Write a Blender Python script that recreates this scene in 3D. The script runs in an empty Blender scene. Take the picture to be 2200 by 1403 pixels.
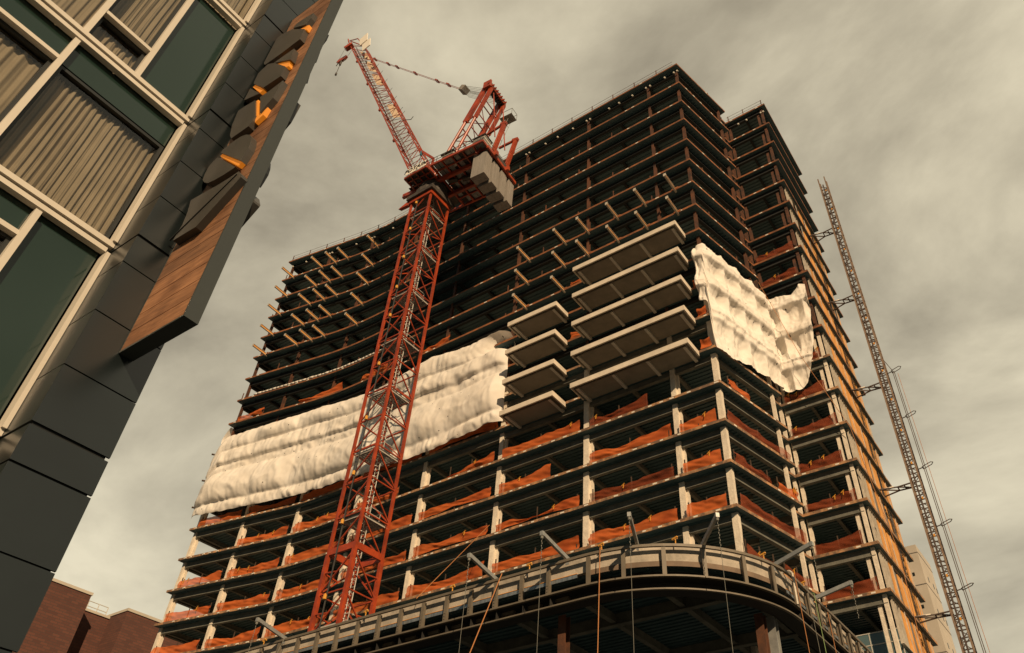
import bpy, math, random
from mathutils import Vector, Matrix, noise
random.seed(7)
S = bpy.context.scene
COL = S.collection
R = math.radians
GZ = -1.7                                   # the ground lies 1.7 m under the camera (camera at the origin)

# ------------------------------------------------------------------ helpers
class MB:
    def __init__(self): self.v = []; self.f = []; self.m = []; self.uv = None
    def face(self, pts, m=0):
        b = len(self.v); self.v += [tuple(p) for p in pts]; self.f.append(tuple(range(b, b+len(pts)))); self.m.append(m)
    def hexa(self, p, m=0):                 # 8 points: bottom ring 0-3 counter-clockwise, top ring 4-7
        b = len(self.v); self.v += [tuple(q) for q in p]
        for q in ((3,2,1,0),(4,5,6,7),(0,1,5,4),(1,2,6,5),(2,3,7,6),(3,0,4,7)):
            self.f.append(tuple(b+i for i in q)); self.m.append(m)
    def box(self, x0, x1, y0, y1, z0, z1, m=0):
        self.hexa([(x0,y0,z0),(x1,y0,z0),(x1,y1,z0),(x0,y1,z0),(x0,y0,z1),(x1,y0,z1),(x1,y1,z1),(x0,y1,z1)], m)
    def bar(self, a, b, w, h=None, m=0, up=(0,0,1)):
        a = Vector(a); b = Vector(b); h = w if h is None else h
        d = (b-a).normalized(); u = Vector(up)
        if abs(d.dot(u)) > .98: u = Vector((0,1,0))
        s = d.cross(u).normalized()*w/2; t = s.cross(d).normalized()*h/2
        self.hexa([a-s-t, a+s-t, b+s-t, b-s-t, a-s+t, a+s+t, b+s+t, b-s+t], m)
    def tube(self, a, b, r, n=8, m=0, r2=None):
        a = Vector(a); b = Vector(b); d = (b-a).normalized(); r2 = r if r2 is None else r2
        u = Vector((0,0,1)) if abs(d.z) < .9 else Vector((1,0,0))
        s = d.cross(u).normalized(); t = s.cross(d)
        k = len(self.v)
        for p, rr in ((a, r), (b, r2)):
            for i in range(n):
                q = 2*math.pi*i/n; self.v.append(tuple(p+s*math.cos(q)*rr+t*math.sin(q)*rr))
        for i in range(n):
            j = (i+1) % n; self.f.append((k+i, k+j, k+n+j, k+n+i)); self.m.append(m)
        self.f.append(tuple(k+i for i in reversed(range(n)))); self.m.append(m)
        self.f.append(tuple(k+n+i for i in range(n))); self.m.append(m)
    def prism(self, poly, z0, z1, m=0, cap=True):
        n = len(poly); k = len(self.v)
        self.v += [(p[0], p[1], z0) for p in poly] + [(p[0], p[1], z1) for p in poly]
        if cap:
            self.f.append(tuple(k+i for i in reversed(range(n)))); self.m.append(m)
            self.f.append(tuple(k+n+i for i in range(n))); self.m.append(m)
        for i in range(n):
            j = (i+1) % n; self.f.append((k+i, k+j, k+n+j, k+n+i)); self.m.append(m)
    def sweep(self, pts, vec, m=0):         # any flat polygon pushed along vec
        n = len(pts); k = len(self.v); vec = Vector(vec)
        self.v += [tuple(p) for p in pts] + [tuple(Vector(p)+vec) for p in pts]
        self.f.append(tuple(k+i for i in range(n))); self.m.append(m)
        self.f.append(tuple(k+n+i for i in reversed(range(n)))); self.m.append(m)
        for i in range(n):
            j = (i+1) % n; self.f.append((k+i, k+j, k+n+j, k+n+i)); self.m.append(m)
    def ribbon(self, path, nrm, w, h, m=0):  # a w x h section carried along a polyline; nrm[i] points outward
        k = len(self.v)
        for p, n in zip(path, nrm):
            p = Vector(p); n = Vector((n[0], n[1], 0))
            for a, c in ((-w/2,-h/2),(w/2,-h/2),(w/2,h/2),(-w/2,h/2)): self.v.append(tuple(p+n*a+Vector((0,0,c))))
        for i in range(len(path)-1):
            for j in range(4):
                l = (j+1) % 4; self.f.append((k+4*i+j, k+4*i+l, k+4*i+4+l, k+4*i+4+j)); self.m.append(m)
        e = k+4*(len(path)-1)
        self.f.append((k,k+1,k+2,k+3)); self.m.append(m); self.f.append((e+3,e+2,e+1,e)); self.m.append(m)
    def grid(self, rows, m=0, wrap_uv=True):
        nr = len(rows); nc = len(rows[0]); k = len(self.v)
        for r in rows: self.v += [tuple(p) for p in r]
        for i in range(nr-1):
            for j in range(nc-1):
                self.f.append((k+i*nc+j, k+i*nc+j+1, k+(i+1)*nc+j+1, k+(i+1)*nc+j)); self.m.append(m)
    def build(self, name, mats, parent=None, base=None, smooth=False, fix=True):
        if not isinstance(mats, (list, tuple)): mats = [mats]
        me = bpy.data.meshes.new(name)
        o0 = Vector(parent['_b']) if parent is not None else Vector(base or (0,0,0))
        me.from_pydata([tuple(Vector(v)-o0) for v in self.v], [], self.f)
        for mt in mats: me.materials.append(mt)
        me.polygons.foreach_set('material_index', self.m)
        if smooth: me.polygons.foreach_set('use_smooth', [True]*len(self.f))
        me.update()
        if fix:
            import bmesh
            bm = bmesh.new(); bm.from_mesh(me); bmesh.ops.recalc_face_normals(bm, faces=bm.faces); bm.to_mesh(me); bm.free()
        o = bpy.data.objects.new(name, me); COL.objects.link(o)
        if parent is not None: o.parent = parent
        else: o.location = o0
        o['_b'] = tuple(o0)
        return o

def thing(name, base, label, cat, group=None):
    o = bpy.data.objects.new(name, None); COL.objects.link(o); o.location = base; o['_b'] = tuple(base)
    o.empty_display_size = .5
    return tag(o, label, cat, group)
def tag(o, label, cat, group=None):
    o['label'] = label; o['category'] = cat
    if group: o['group'] = group
    return o
def struct(o): o['kind'] = 'structure'; return o
def move_copy(src, d, parent=None):          # copy of a part (and its sub-parts), shifted by d, sharing the mesh
    c = src.copy(); COL.objects.link(c)
    if parent is not None: c.parent = parent
    c.location = Vector(src.location)+Vector(d)
    for ch in list(src.children):
        g = ch.copy(); COL.objects.link(g); g.parent = c
    return c

# ------------------------------------------------------------------ materials
def mat(name, base, rough=.7, metal=0, var=None, scale=3., bump=0., bscale=None, spec=None, detail=6, contrast=(.35,.65), stretch=None):
    m = bpy.data.materials.new(name); m.use_nodes = True
    nt = m.node_tree; b = nt.nodes['Principled BSDF']
    b.inputs['Base Color'].default_value = (*base, 1); b.inputs['Roughness'].default_value = rough; b.inputs['Metallic'].default_value = metal
    if spec is not None: b.inputs['Specular IOR Level'].default_value = spec
    if var or bump:
        tc = nt.nodes.new('ShaderNodeTexCoord'); mp = nt.nodes.new('ShaderNodeMapping')
        if stretch: mp.inputs['Scale'].default_value = stretch
        nt.links.new(tc.outputs['Object'], mp.inputs['Vector'])
    if var:
        n = nt.nodes.new('ShaderNodeTexNoise'); n.inputs['Scale'].default_value = scale; n.inputs['Detail'].default_value = detail; n.inputs['Roughness'].default_value = .65
        r = nt.nodes.new('ShaderNodeValToRGB'); r.color_ramp.elements[0].position = contrast[0]; r.color_ramp.elements[1].position = contrast[1]
        r.color_ramp.elements[0].color = (*base, 1); r.color_ramp.elements[1].color = (*var, 1)
        nt.links.new(mp.outputs[0], n.inputs['Vector']); nt.links.new(n.outputs['Fac'], r.inputs['Fac']); nt.links.new(r.outputs['Color'], b.inputs['Base Color'])
    if bump:
        n2 = nt.nodes.new('ShaderNodeTexNoise'); n2.inputs['Scale'].default_value = bscale or scale*4; n2.inputs['Detail'].default_value = 4
        bp = nt.nodes.new('ShaderNodeBump'); bp.inputs['Strength'].default_value = bump; bp.inputs['Distance'].default_value = .05
        nt.links.new(mp.outputs[0], n2.inputs['Vector']); nt.links.new(n2.outputs['Fac'], bp.inputs['Height']); nt.links.new(bp.outputs['Normal'], b.inputs['Normal'])
    return m
def cloth(name, base, var, through, sheer, scale=2., dots=False):
    m = bpy.data.materials.new(name); m.use_nodes = True; nt = m.node_tree; N = nt.nodes; L = nt.links
    b = N['Principled BSDF']; out = N['Material Output']; b.inputs['Roughness'].default_value = .75; b.inputs['Specular IOR Level'].default_value = .25
    tc = N.new('ShaderNodeTexCoord'); n = N.new('ShaderNodeTexNoise'); n.inputs['Scale'].default_value = scale; n.inputs['Detail'].default_value = 5
    r = N.new('ShaderNodeValToRGB'); r.color_ramp.elements[0].color = (*base,1); r.color_ramp.elements[1].color = (*var,1); r.color_ramp.elements[0].position = .35; r.color_ramp.elements[1].position = .7
    L.new(tc.outputs['Object'], n.inputs['Vector']); L.new(n.outputs['Fac'], r.inputs['Fac'])
    col = r.outputs['Color']
    if dots:                                 # regular rows of small dark fixing buttons in the sheet
        vo = N.new('ShaderNodeTexVoronoi'); vo.inputs['Scale'].default_value = 1.; vo.inputs['Randomness'].default_value = .18
        mp = N.new('ShaderNodeMapping'); mp.inputs['Scale'].default_value = (.9, .9, 1)
        L.new(tc.outputs['UV'], mp.inputs['Vector']); L.new(mp.outputs[0], vo.inputs['Vector'])
        lt = N.new('ShaderNodeMath'); lt.operation = 'LESS_THAN'; lt.inputs[1].default_value = .055; L.new(vo.outputs['Distance'], lt.inputs[0])
        mx = N.new('ShaderNodeMixRGB'); mx.inputs['Color2'].default_value = (.06,.05,.04,1); L.new(lt.outputs[0], mx.inputs['Fac']); L.new(col, mx.inputs['Color1']); col = mx.outputs['Color']
    L.new(col, b.inputs['Base Color'])
    sh = b.outputs[0]
    if through:
        t = N.new('ShaderNodeBsdfTranslucent'); L.new(col, t.inputs['Color']); mx = N.new('ShaderNodeMixShader'); mx.inputs[0].default_value = through
        L.new(sh, mx.inputs[1]); L.new(t.outputs[0], mx.inputs[2]); sh = mx.outputs[0]
    if sheer:
        t = N.new('ShaderNodeBsdfTransparent'); mx = N.new('ShaderNodeMixShader'); mx.inputs[0].default_value = sheer
        L.new(sh, mx.inputs[1]); L.new(t.outputs[0], mx.inputs[2]); sh = mx.outputs[0]
    L.new(sh, out.inputs['Surface'])
    return m

M = {}
M['rust'] = mat('rusty structural steel', (.13,.045,.017), .75, 0, (.04,.019,.011), 1.2, .2, 20)
M['rust_dark'] = mat('rusty steel darkened for shade', (.014,.014,.013), .85, 0, (.008,.010,.010), .8, .15, 10)  # bare rusty beams; near-black colour stands in for shade under the floors
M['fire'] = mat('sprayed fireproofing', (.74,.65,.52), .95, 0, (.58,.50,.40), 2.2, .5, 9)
M['fire_beam'] = mat('shade darkened beam fireproofing', (.17,.165,.135), .95, 0, (.10,.098,.082), 1.2, .5, 8)  # same fireproofing as the columns, darkened because the beams lie in shade
M['deck'] = mat('galvanised deck underside', (.062,.112,.125), .55, 0, (.038,.075,.085), .25)  # dark teal tint puts the cool shade under the floors into the colour
M['edge'] = mat('rusted slab edge', (.31,.105,.03), .8, 0, (.10,.04,.018), 1.5, .2, 10)
M['edge_low'] = mat('weathered slab edge', (.42,.22,.10), .85, 0, (.15,.09,.055), 1.6, .3, 8, contrast=(.4,.55))
M['tab'] = mat('white edge tab', (.72,.66,.55), .7)
M['core'] = mat('dark inner wall', (.018,.028,.03), .9, 0, (.012,.02,.022), .4)
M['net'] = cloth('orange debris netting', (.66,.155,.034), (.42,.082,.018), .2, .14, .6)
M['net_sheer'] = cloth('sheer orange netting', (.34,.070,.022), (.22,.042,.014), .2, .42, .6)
M['post'] = mat('guard post', (.06,.035,.02), .7)
M['tarp'] = cloth('white reinforced sheeting', (.86,.80,.72), (.77,.70,.61), .15, 0, .6, dots=True)
M['crane'] = mat('crane red paint', (.42,.058,.015), .42, 0, (.20,.032,.012), .9, .05, 30)
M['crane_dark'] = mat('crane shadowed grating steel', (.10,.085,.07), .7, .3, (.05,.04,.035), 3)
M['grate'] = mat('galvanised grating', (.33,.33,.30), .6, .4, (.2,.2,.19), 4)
M['light_steel'] = mat('light galvanised steel', (.62,.58,.50), .55, .3, (.5,.47,.42), 3)
M['ballast'] = mat('concrete ballast', (.28,.25,.22), .9, 0, (.20,.18,.155), 1.5, .4, 14, stretch=(4,4,.3))
M['cable'] = mat('dark cable', (.03,.028,.025), .6)
M['cream'] = mat('cream painted board', (.80,.73,.62), .6)
M['tan_board'] = mat('tan plywood board', (.72,.55,.38), .8, 0, (.60,.44,.30), 1.2)
M['black'] = mat('black paint', (.015,.014,.013), .6)
M['amber'] = mat('amber lamp glass', (.62,.29,.04), .3)
M['blue'] = mat('blue hoist paint', (.05,.16,.22), .5)
M['conc'] = mat('pale ledge concrete', (.48,.41,.325), .9, 0, (.27,.235,.185), .9, .3, 12)
M['conc_brown'] = mat('brown waterproofing strip', (.19,.13,.085), .8, 0, (.13,.09,.06), 1.3)
M['galv'] = mat('galvanised flashing', (.40,.43,.44), .45, .7, (.22,.25,.27), 2.2, stretch=(3,3,.4))
M['ring_steel'] = mat('brown grey painted steel', (.17,.14,.10), .6, .1, (.13,.105,.075), 1.5)
M['ring_dark'] = mat('ring steel darkened for shade', (.022,.019,.016), .75, 0, (.014,.013,.011), 1.)  # ring steel again, blackened to put the ledge's shade into the colour
M['davit'] = mat('grey davit steel', (.40,.40,.37), .5, .5, (.28,.28,.27), 2)
M['rope_orange'] = mat('orange rope', (.42,.17,.055), .8)
M['rope_grey'] = mat('grey rope', (.16,.155,.13), .8)
M['rope_green'] = mat('green rope', (.22,.32,.12), .8)
M['yellow'] = mat('yellow sheathing', (.70,.32,.075), .85, 0, (.44,.20,.055), .9, .1, 8, contrast=(.4,.68))
M['amber_steel'] = mat('orange primed bracket', (.74,.34,.07), .7, 0, (.5,.22,.05), 1.)
M['stud'] = mat('metal stud', (.60,.53,.43), .6, .2, (.4,.35,.28), 2)
M['foil'] = mat('grey sheathing membrane', (.19,.17,.15), .7, 0, (.12,.105,.09), 1.)
M['glass_box'] = mat('blue grey curtain glass', (.10,.16,.17), .12, 0, (.085,.135,.145), .4, spec=.6)
M['conc_far'] = mat('far cast concrete', (.50,.44,.36), .9, 0, (.42,.37,.30), .25, .2, 2)
M['dark_glass'] = mat('small dark window', (.02,.025,.025), .2)
M['hoist'] = mat('hoist mast steel', (.27,.20,.14), .6, .2, (.20,.12,.075), 2)
M['hoist_dark'] = mat('hoist bracing steel', (.07,.05,.04), .7)
# left building
M['mullion'] = mat('cream window frame', (.62,.56,.47), .45, 0, (.56,.505,.42), .8)
M['frame_dark'] = mat('dark window gasket', (.012,.014,.014), .5)
M['spandrel'] = mat('dark green spandrel glass', (.014,.030,.024), .08, 0, spec=.45)
M['pier'] = mat('dark grey metal panel', (.0085,.013,.0135), .30, 0, (.006,.009,.0095), .6, spec=.68)
M['joint'] = mat('open joint shadow backing', (.01,.012,.012), .9)
M['curtain'] = cloth('beige curtain', (.33,.265,.20), (.25,.20,.15), .12, 0, 1.6)
M['room'] = mat('dark room interior', (.03,.035,.03), .9)
M['sign'] = mat('sign casing', (.034,.040,.037), .5, 0, (.03,.035,.033), 1)
M['letter'] = mat('letter metal', (.062,.056,.047), .42, 0, (.045,.042,.036), 1.5)
M['ground'] = mat('asphalt street', (.05,.055,.055), .9, 0, (.065,.068,.066), .3)
def glow():
    m = bpy.data.materials.new('lit amber letter edge'); m.use_nodes = True; b = m.node_tree.nodes['Principled BSDF']
    b.inputs['Base Color'].default_value = (.5,.2,.03,1); b.inputs['Emission Color'].default_value = (1,.27,.015,1); b.inputs['Emission Strength'].default_value = .36
    return m
M['glow'] = glow()
def pane():
    m = bpy.data.materials.new('window glass'); m.use_nodes = True; nt = m.node_tree; N = nt.nodes
    g = N.new('ShaderNodeBsdfGlossy'); g.inputs['Roughness'].default_value = .02; t = N.new('ShaderNodeBsdfTransparent'); t.inputs['Color'].default_value = (.84,.85,.80,1)
    lw = N.new('ShaderNodeLayerWeight'); pw = N.new('ShaderNodeMath'); pw.operation = 'POWER'; pw.inputs[1].default_value = 4; fr = N.new('ShaderNodeMath'); fr.operation = 'MULTIPLY_ADD'; fr.inputs[1].default_value = .9; fr.inputs[2].default_value = .05; mx = N.new('ShaderNodeMixShader')
    nt.links.new(lw.outputs['Facing'], pw.inputs[0]); nt.links.new(pw.outputs[0], fr.inputs[0]); nt.links.new(fr.outputs[0], mx.inputs[0]); nt.links.new(t.outputs[0], mx.inputs[1]); nt.links.new(g.outputs[0], mx.inputs[2]); nt.links.new(mx.outputs[0], N['Material Output'].inputs['Surface'])
    return m
M['pane'] = pane()
def plank():
    m = bpy.data.materials.new('weathered cedar plank'); m.use_nodes = True; nt = m.node_tree; N = nt.nodes; L = nt.links; b = N['Principled BSDF']
    tc = N.new('ShaderNodeTexCoord'); mp = N.new('ShaderNodeMapping'); mp.inputs['Scale'].default_value = (1.2, 6, 16)
    n = N.new('ShaderNodeTexNoise'); n.inputs['Scale'].default_value = 1.5; n.inputs['Detail'].default_value = 9; n.inputs['Roughness'].default_value = .7; n.inputs['Distortion'].default_value = .6
    n2 = N.new('ShaderNodeTexNoise'); n2.inputs['Scale'].default_value = 1.7; n2.inputs['Detail'].default_value = 4
    oi = N.new('ShaderNodeObjectInfo')
    L.new(tc.outputs['Object'], mp.inputs['Vector']); L.new(mp.outputs[0], n.inputs['Vector']); L.new(tc.outputs['Object'], n2.inputs['Vector'])
    r = N.new('ShaderNodeValToRGB'); r.color_ramp.elements[0].color = (.12,.05,.022,1); r.color_ramp.elements[1].color = (.38,.185,.088,1); r.color_ramp.elements[0].position = .3; r.color_ramp.elements[1].position = .68
    L.new(n.outputs['Fac'], r.inputs['Fac'])
    r2 = N.new('ShaderNodeValToRGB'); r2.color_ramp.elements[0].color = (.55,.5,.46,1); r2.color_ramp.elements[1].color = (1,1,1,1); r2.color_ramp.elements[0].position = .34; r2.color_ramp.elements[1].position = .56
    L.new(n2.outputs['Fac'], r2.inputs['Fac'])
    mx = N.new('ShaderNodeMixRGB'); mx.blend_type = 'MULTIPLY'; mx.inputs['Fac'].default_value = 1; L.new(r.outputs[0], mx.inputs['Color1']); L.new(r2.outputs[0], mx.inputs['Color2'])
    hs = N.new('ShaderNodeHueSaturation'); L.new(mx.outputs[0], hs.inputs['Color'])
    mr = N.new('ShaderNodeMapRange'); mr.inputs['To Min'].default_value = .75; mr.inputs['To Max'].default_value = 1.25; L.new(oi.outputs['Random'], mr.inputs['Value']); L.new(mr.outputs[0], hs.inputs['Value'])
    L.new(hs.outputs[0], b.inputs['Base Color']); b.inputs['Roughness'].default_value = .6
    return m
M['plank'] = plank()
def brick():
    m = bpy.data.materials.new('dark brown brick'); m.use_nodes = True; nt = m.node_tree; N = nt.nodes; L = nt.links; b = N['Principled BSDF']
    tc = N.new('ShaderNodeTexCoord'); mp = N.new('ShaderNodeMapping'); mp.inputs['Rotation'].default_value = (0, 0, 0)
    cx = N.new('ShaderNodeSeparateXYZ'); cb = N.new('ShaderNodeCombineXYZ'); ad = N.new('ShaderNodeMath'); ad.operation = 'ADD'
    L.new(tc.outputs['Object'], cx.inputs[0]); L.new(cx.outputs['X'], ad.inputs[0]); L.new(cx.outputs['Y'], ad.inputs[1]); L.new(ad.outputs[0], cb.inputs['X']); L.new(cx.outputs['Z'], cb.inputs['Y'])
    t = N.new('ShaderNodeTexBrick'); t.inputs['Color1'].default_value = (.125,.046,.029,1); t.inputs['Color2'].default_value = (.085,.032,.022,1); t.inputs['Mortar'].default_value = (.065,.037,.028,1)
    t.inputs['Scale'].default_value = 1.; t.inputs['Brick Width'].default_value = .9; t.inputs['Row Height'].default_value = .32; t.inputs['Mortar Size'].default_value = .03
    L.new(cb.outputs[0], t.inputs['Vector']); L.new(t.outputs['Color'], b.inputs['Base Color']); b.inputs['Roughness'].default_value = .9
    return m
M['brick'] = brick()

# ------------------------------------------------------------------ camera
cam = bpy.data.cameras.new('camera'); co = bpy.data.objects.new('camera', cam); COL.objects.link(co); S.camera = co
CR = ((0.83740749,0.54647098,0.01087045),(-0.35551101,0.55967296,-0.74858406),(-0.41516336,0.62300533,0.66295078))
mw = Matrix.Identity(4)
for i in range(3): mw[i][0] = CR[0][i]; mw[i][1] = -CR[1][i]; mw[i][2] = -CR[2][i]
co.matrix_world = mw
cam.sensor_width = 36; cam.sensor_fit = 'HORIZONTAL'; cam.lens = 27.569; cam.shift_x = -144.18/2200; cam.shift_y = 8.2/2200; cam.clip_start = .1; cam.clip_end = 3000

# ------------------------------------------------------------------ light
SUN_AZ, SUN_EL = R(50), R(27.8)              # azimuth from -y towards +x
sd = Vector((math.sin(SUN_AZ)*math.cos(SUN_EL), -math.cos(SUN_AZ)*math.cos(SUN_EL), math.sin(SUN_EL)))
sl = bpy.data.lights.new('sun', 'SUN'); sl.energy = 5.0; sl.angle = R(.6); sl.color = (1, .74, .46)
so = bpy.data.objects.new('sun', sl); COL.objects.link(so); so.rotation_euler = sd.to_track_quat('Z', 'Y').to_euler(); so.location = sd*200
W = bpy.data.worlds.new('World'); S.world = W; W.use_nodes = True
nt = W.node_tree; N = nt.nodes; L = nt.links; N.clear()
out = N.new('ShaderNodeOutputWorld'); bg = N.new('ShaderNodeBackground'); L.new(bg.outputs[0], out.inputs['Surface'])
sk = N.new('ShaderNodeTexSky'); sk.sky_type = 'NISHITA'; sk.sun_disc = False; sk.sun_elevation = SUN_EL; sk.sun_rotation = R(130)
tc = N.new('ShaderNodeTexCoord'); sx = N.new('ShaderNodeSeparateXYZ'); L.new(tc.outputs['Generated'], sx.inputs[0])
mz = N.new('ShaderNodeMath'); mz.operation = 'ADD'; mz.inputs[1].default_value = .22; L.new(sx.outputs['Z'], mz.inputs[0])
mz2 = N.new('ShaderNodeMath'); mz2.operation = 'MAXIMUM'; mz2.inputs[1].default_value = .12; L.new(mz.outputs[0], mz2.inputs[0])
dx = N.new('ShaderNodeMath'); dx.operation = 'DIVIDE'; L.new(sx.outputs['X'], dx.inputs[0]); L.new(mz2.outputs[0], dx.inputs[1])
dy = N.new('ShaderNodeMath'); dy.operation = 'DIVIDE'; L.new(sx.outputs['Y'], dy.inputs[0]); L.new(mz2.outputs[0], dy.inputs[1])
cb = N.new('ShaderNodeCombineXYZ'); L.new(dx.outputs[0], cb.inputs['X']); L.new(dy.outputs[0], cb.inputs['Y'])
mp = N.new('ShaderNodeMapping'); mp.inputs['Scale'].default_value = (1.0, 1.25, 1); mp.inputs['Rotation'].default_value = (0, 0, R(25)); mp.inputs['Location'].default_value = (.35, .9, 0)
L.new(cb.outputs[0], mp.inputs['Vector'])
n1 = N.new('ShaderNodeTexNoise'); n1.inputs['Scale'].default_value = 1.7; n1.inputs['Detail'].default_value = 9; n1.inputs['Roughness'].default_value = .57; n1.inputs['Distortion'].default_value = .2
L.new(mp.outputs[0], n1.inputs['Vector'])
cr = N.new('ShaderNodeValToRGB'); e = cr.color_ramp.elements
e[0].position = .33; e[0].color = (.20,.168,.115,1); e[1].position = .68; e[1].color = (.77,.685,.49,1)
k = e.new(.50); k.color = (.45,.395,.28,1)
L.new(n1.outputs['Fac'], cr.inputs['Fac'])
mul = N.new('ShaderNodeVectorMath'); mul.operation = 'SCALE'; mul.inputs['Scale'].default_value = .10; L.new(sk.outputs[0], mul.inputs[0])
mx = N.new('ShaderNodeMixRGB'); mx.inputs['Fac'].default_value = .93; L.new(mul.outputs[0], mx.inputs['Color1']); L.new(cr.outputs['Color'], mx.inputs['Color2'])
hz = N.new('ShaderNodeMapRange'); hz.interpolation_type = 'SMOOTHSTEP'; hz.inputs['From Min'].default_value = .25; hz.inputs['From Max'].default_value = .80; hz.inputs['To Min'].default_value = .45; hz.inputs['To Max'].default_value = 0; L.new(sx.outputs['Z'], hz.inputs['Value'])
mh = N.new('ShaderNodeMixRGB'); mh.inputs['Color2'].default_value = (.60,.545,.40,1); L.new(hz.outputs[0], mh.inputs['Fac']); L.new(mx.outputs[0], mh.inputs['Color1'])
# the warm cloud deck lies over the north; blue grey behind the camera and dark horizon band, added to dim the fill light
mb = N.new('ShaderNodeMapRange'); mb.interpolation_type = 'SMOOTHSTEP'; mb.inputs['From Min'].default_value = -.45; mb.inputs['From Max'].default_value = .10; L.new(sx.outputs['Y'], mb.inputs['Value'])
m2 = N.new('ShaderNodeMixRGB'); m2.inputs['Color1'].default_value = (.075,.11,.12,1); L.new(mb.outputs[0], m2.inputs['Fac']); L.new(mh.outputs[0], m2.inputs['Color2'])
ml = N.new('ShaderNodeMapRange'); ml.interpolation_type = 'SMOOTHSTEP'; ml.inputs['From Min'].default_value = .10; ml.inputs['From Max'].default_value = .24; L.new(sx.outputs['Z'], ml.inputs['Value'])
m3 = N.new('ShaderNodeMixRGB'); m3.inputs['Color1'].default_value = (.016,.026,.029,1); L.new(ml.outputs[0], m3.inputs['Fac']); L.new(m2.outputs[0], m3.inputs['Color2'])
L.new(m3.outputs[0], bg.inputs['Color']); bg.inputs['Strength'].default_value = 1.18
S.view_settings.view_transform = 'Standard'; S.view_settings.look = 'None'; S.view_settings.exposure = 0; S.view_settings.gamma = 1
S.cycles.max_bounces = 6; S.cycles.diffuse_bounces = 3; S.cycles.transparent_max_bounces = 12

# ------------------------------------------------------------------ ground
g = MB(); g.face([(-900,-900,GZ),(900,-900,GZ),(900,900,GZ),(-900,900,GZ)])
struct(g.build('ground', M['ground']))

# ------------------------------------------------------------------ the tower under construction
ZF = [24.5,27.76,31.02,34.28,37.54,40.8,44.06,47.32,50.58,53.84,57.03,60.32,63.52,66.93,70.14,73.56,77.16]
LV = [17.98, 21.24] + ZF                     # levels from the one hidden behind the ledge up to the roof
def yf(x):                                   # the front slab edge: straight, then bent about ten degrees in the left wing
    if x > -56: return 42.
    if x > -63: return 42-.167*((-56-x)**2/14)
    return 40.8+.167*(x+66.7)
C0 = (-15.96,42.); C1 = (-14.14,50.16); CN = (-15.0,50.30); CI = (-14.74,51.6); C2 = (-10.05,51.6); C3 = (-10.03,63.06)
UB = Vector((.2178,.976)); NB = Vector((.976,-.2178))
fx = [-73.93,-70,-66.7,-63,-62,-61,-60,-59,-58,-57,-56,-50,-40,-30,-22]
OUT = [(x, yf(x)) for x in fx] + [C0, C1, CN, CI, C2, C3, (-30,63.1), (-74.5,62.5)]
tower = thing('unfinished_tower', (-42,52,GZ), 'tall unfinished steel frame tower with open floors, bare beams and stacked decks', 'building')
COLX = [-16.3,-19.73,-27.35,-35.75,-44.2,-52.3,-60.3,-67.1,-73.25]
FIRE_TOP = ZF[6]

def slab(z, low):
    m = MB(); n = len(OUT); z0, z1 = z-.17, z+.05
    m.face([(p[0],p[1],z0) for p in reversed(OUT)], 0); m.face([(p[0],p[1],z1) for p in OUT], 2)
    for i in range(n):
        a, b = OUT[i], OUT[(i+1) % n]; m.face([(a[0],a[1],z0),(b[0],b[1],z0),(b[0],b[1],z1),(a[0],a[1],z1)], 1)
    y = 40.4                                  # ribs of the steel deck
    while y < 62.5:
        xl = -73.6; xr = -16.3+.223*(y-42) if y < 50 else (-15.4 if y < 51.8 else -10.5)
        if y < 42.3:
            xr = -56.5
            if y < 41.7: xr = -66.7+(y-.45-40.8)/.167
        if xr > xl+1: m.box(xl, xr, y, y+.2, z0-.075, z0-.001, 0)
        y += .42
    random.seed(int(z*10))
    x = -73.2                                 # small pale anchor tabs on the slab edge
    while x < -16.4:
        if random.random() < (.75 if low else .3):
            w = random.choice((.25,.3,.35)); ya = min(yf(x), yf(x+w))
            m.box(x, x+w, ya-.015, ya+.05, z-.12, z-.02, 3)
        x += random.uniform(.7, 1.6)
    x = -14.2
    while x < -10.6:
        if random.random() < .7: m.box(x, x+.3, 51.585, 51.65, z-.12, z-.02, 3)
        x += random.uniform(.8, 1.5)
    t = 1.
    while t < 8:
        if random.random() < .5:
            p = Vector(C0)+UB*t; q = p+UB*.3
            m.hexa([(*(p+NB*.015),z-.12),(*(q+NB*.015),z-.12),(*(q-NB*.05),z-.12),(*(p-NB*.05),z-.12),(*(p+NB*.015),z-.02),(*(q+NB*.015),z-.02),(*(q-NB*.05),z-.02),(*(p-NB*.05),z-.02)], 3)
        t += random.uniform(1, 2.2)
    return m
def ibeam(m, a, b, depth, z, fl=.26, web=.09, mm=0):
    m.bar((a[0],a[1],z-depth/2), (b[0],b[1],z-depth/2), web, depth, mm)
    m.bar((a[0],a[1],z-depth+.02), (b[0],b[1],z-depth+.02), fl, .045, mm)
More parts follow.
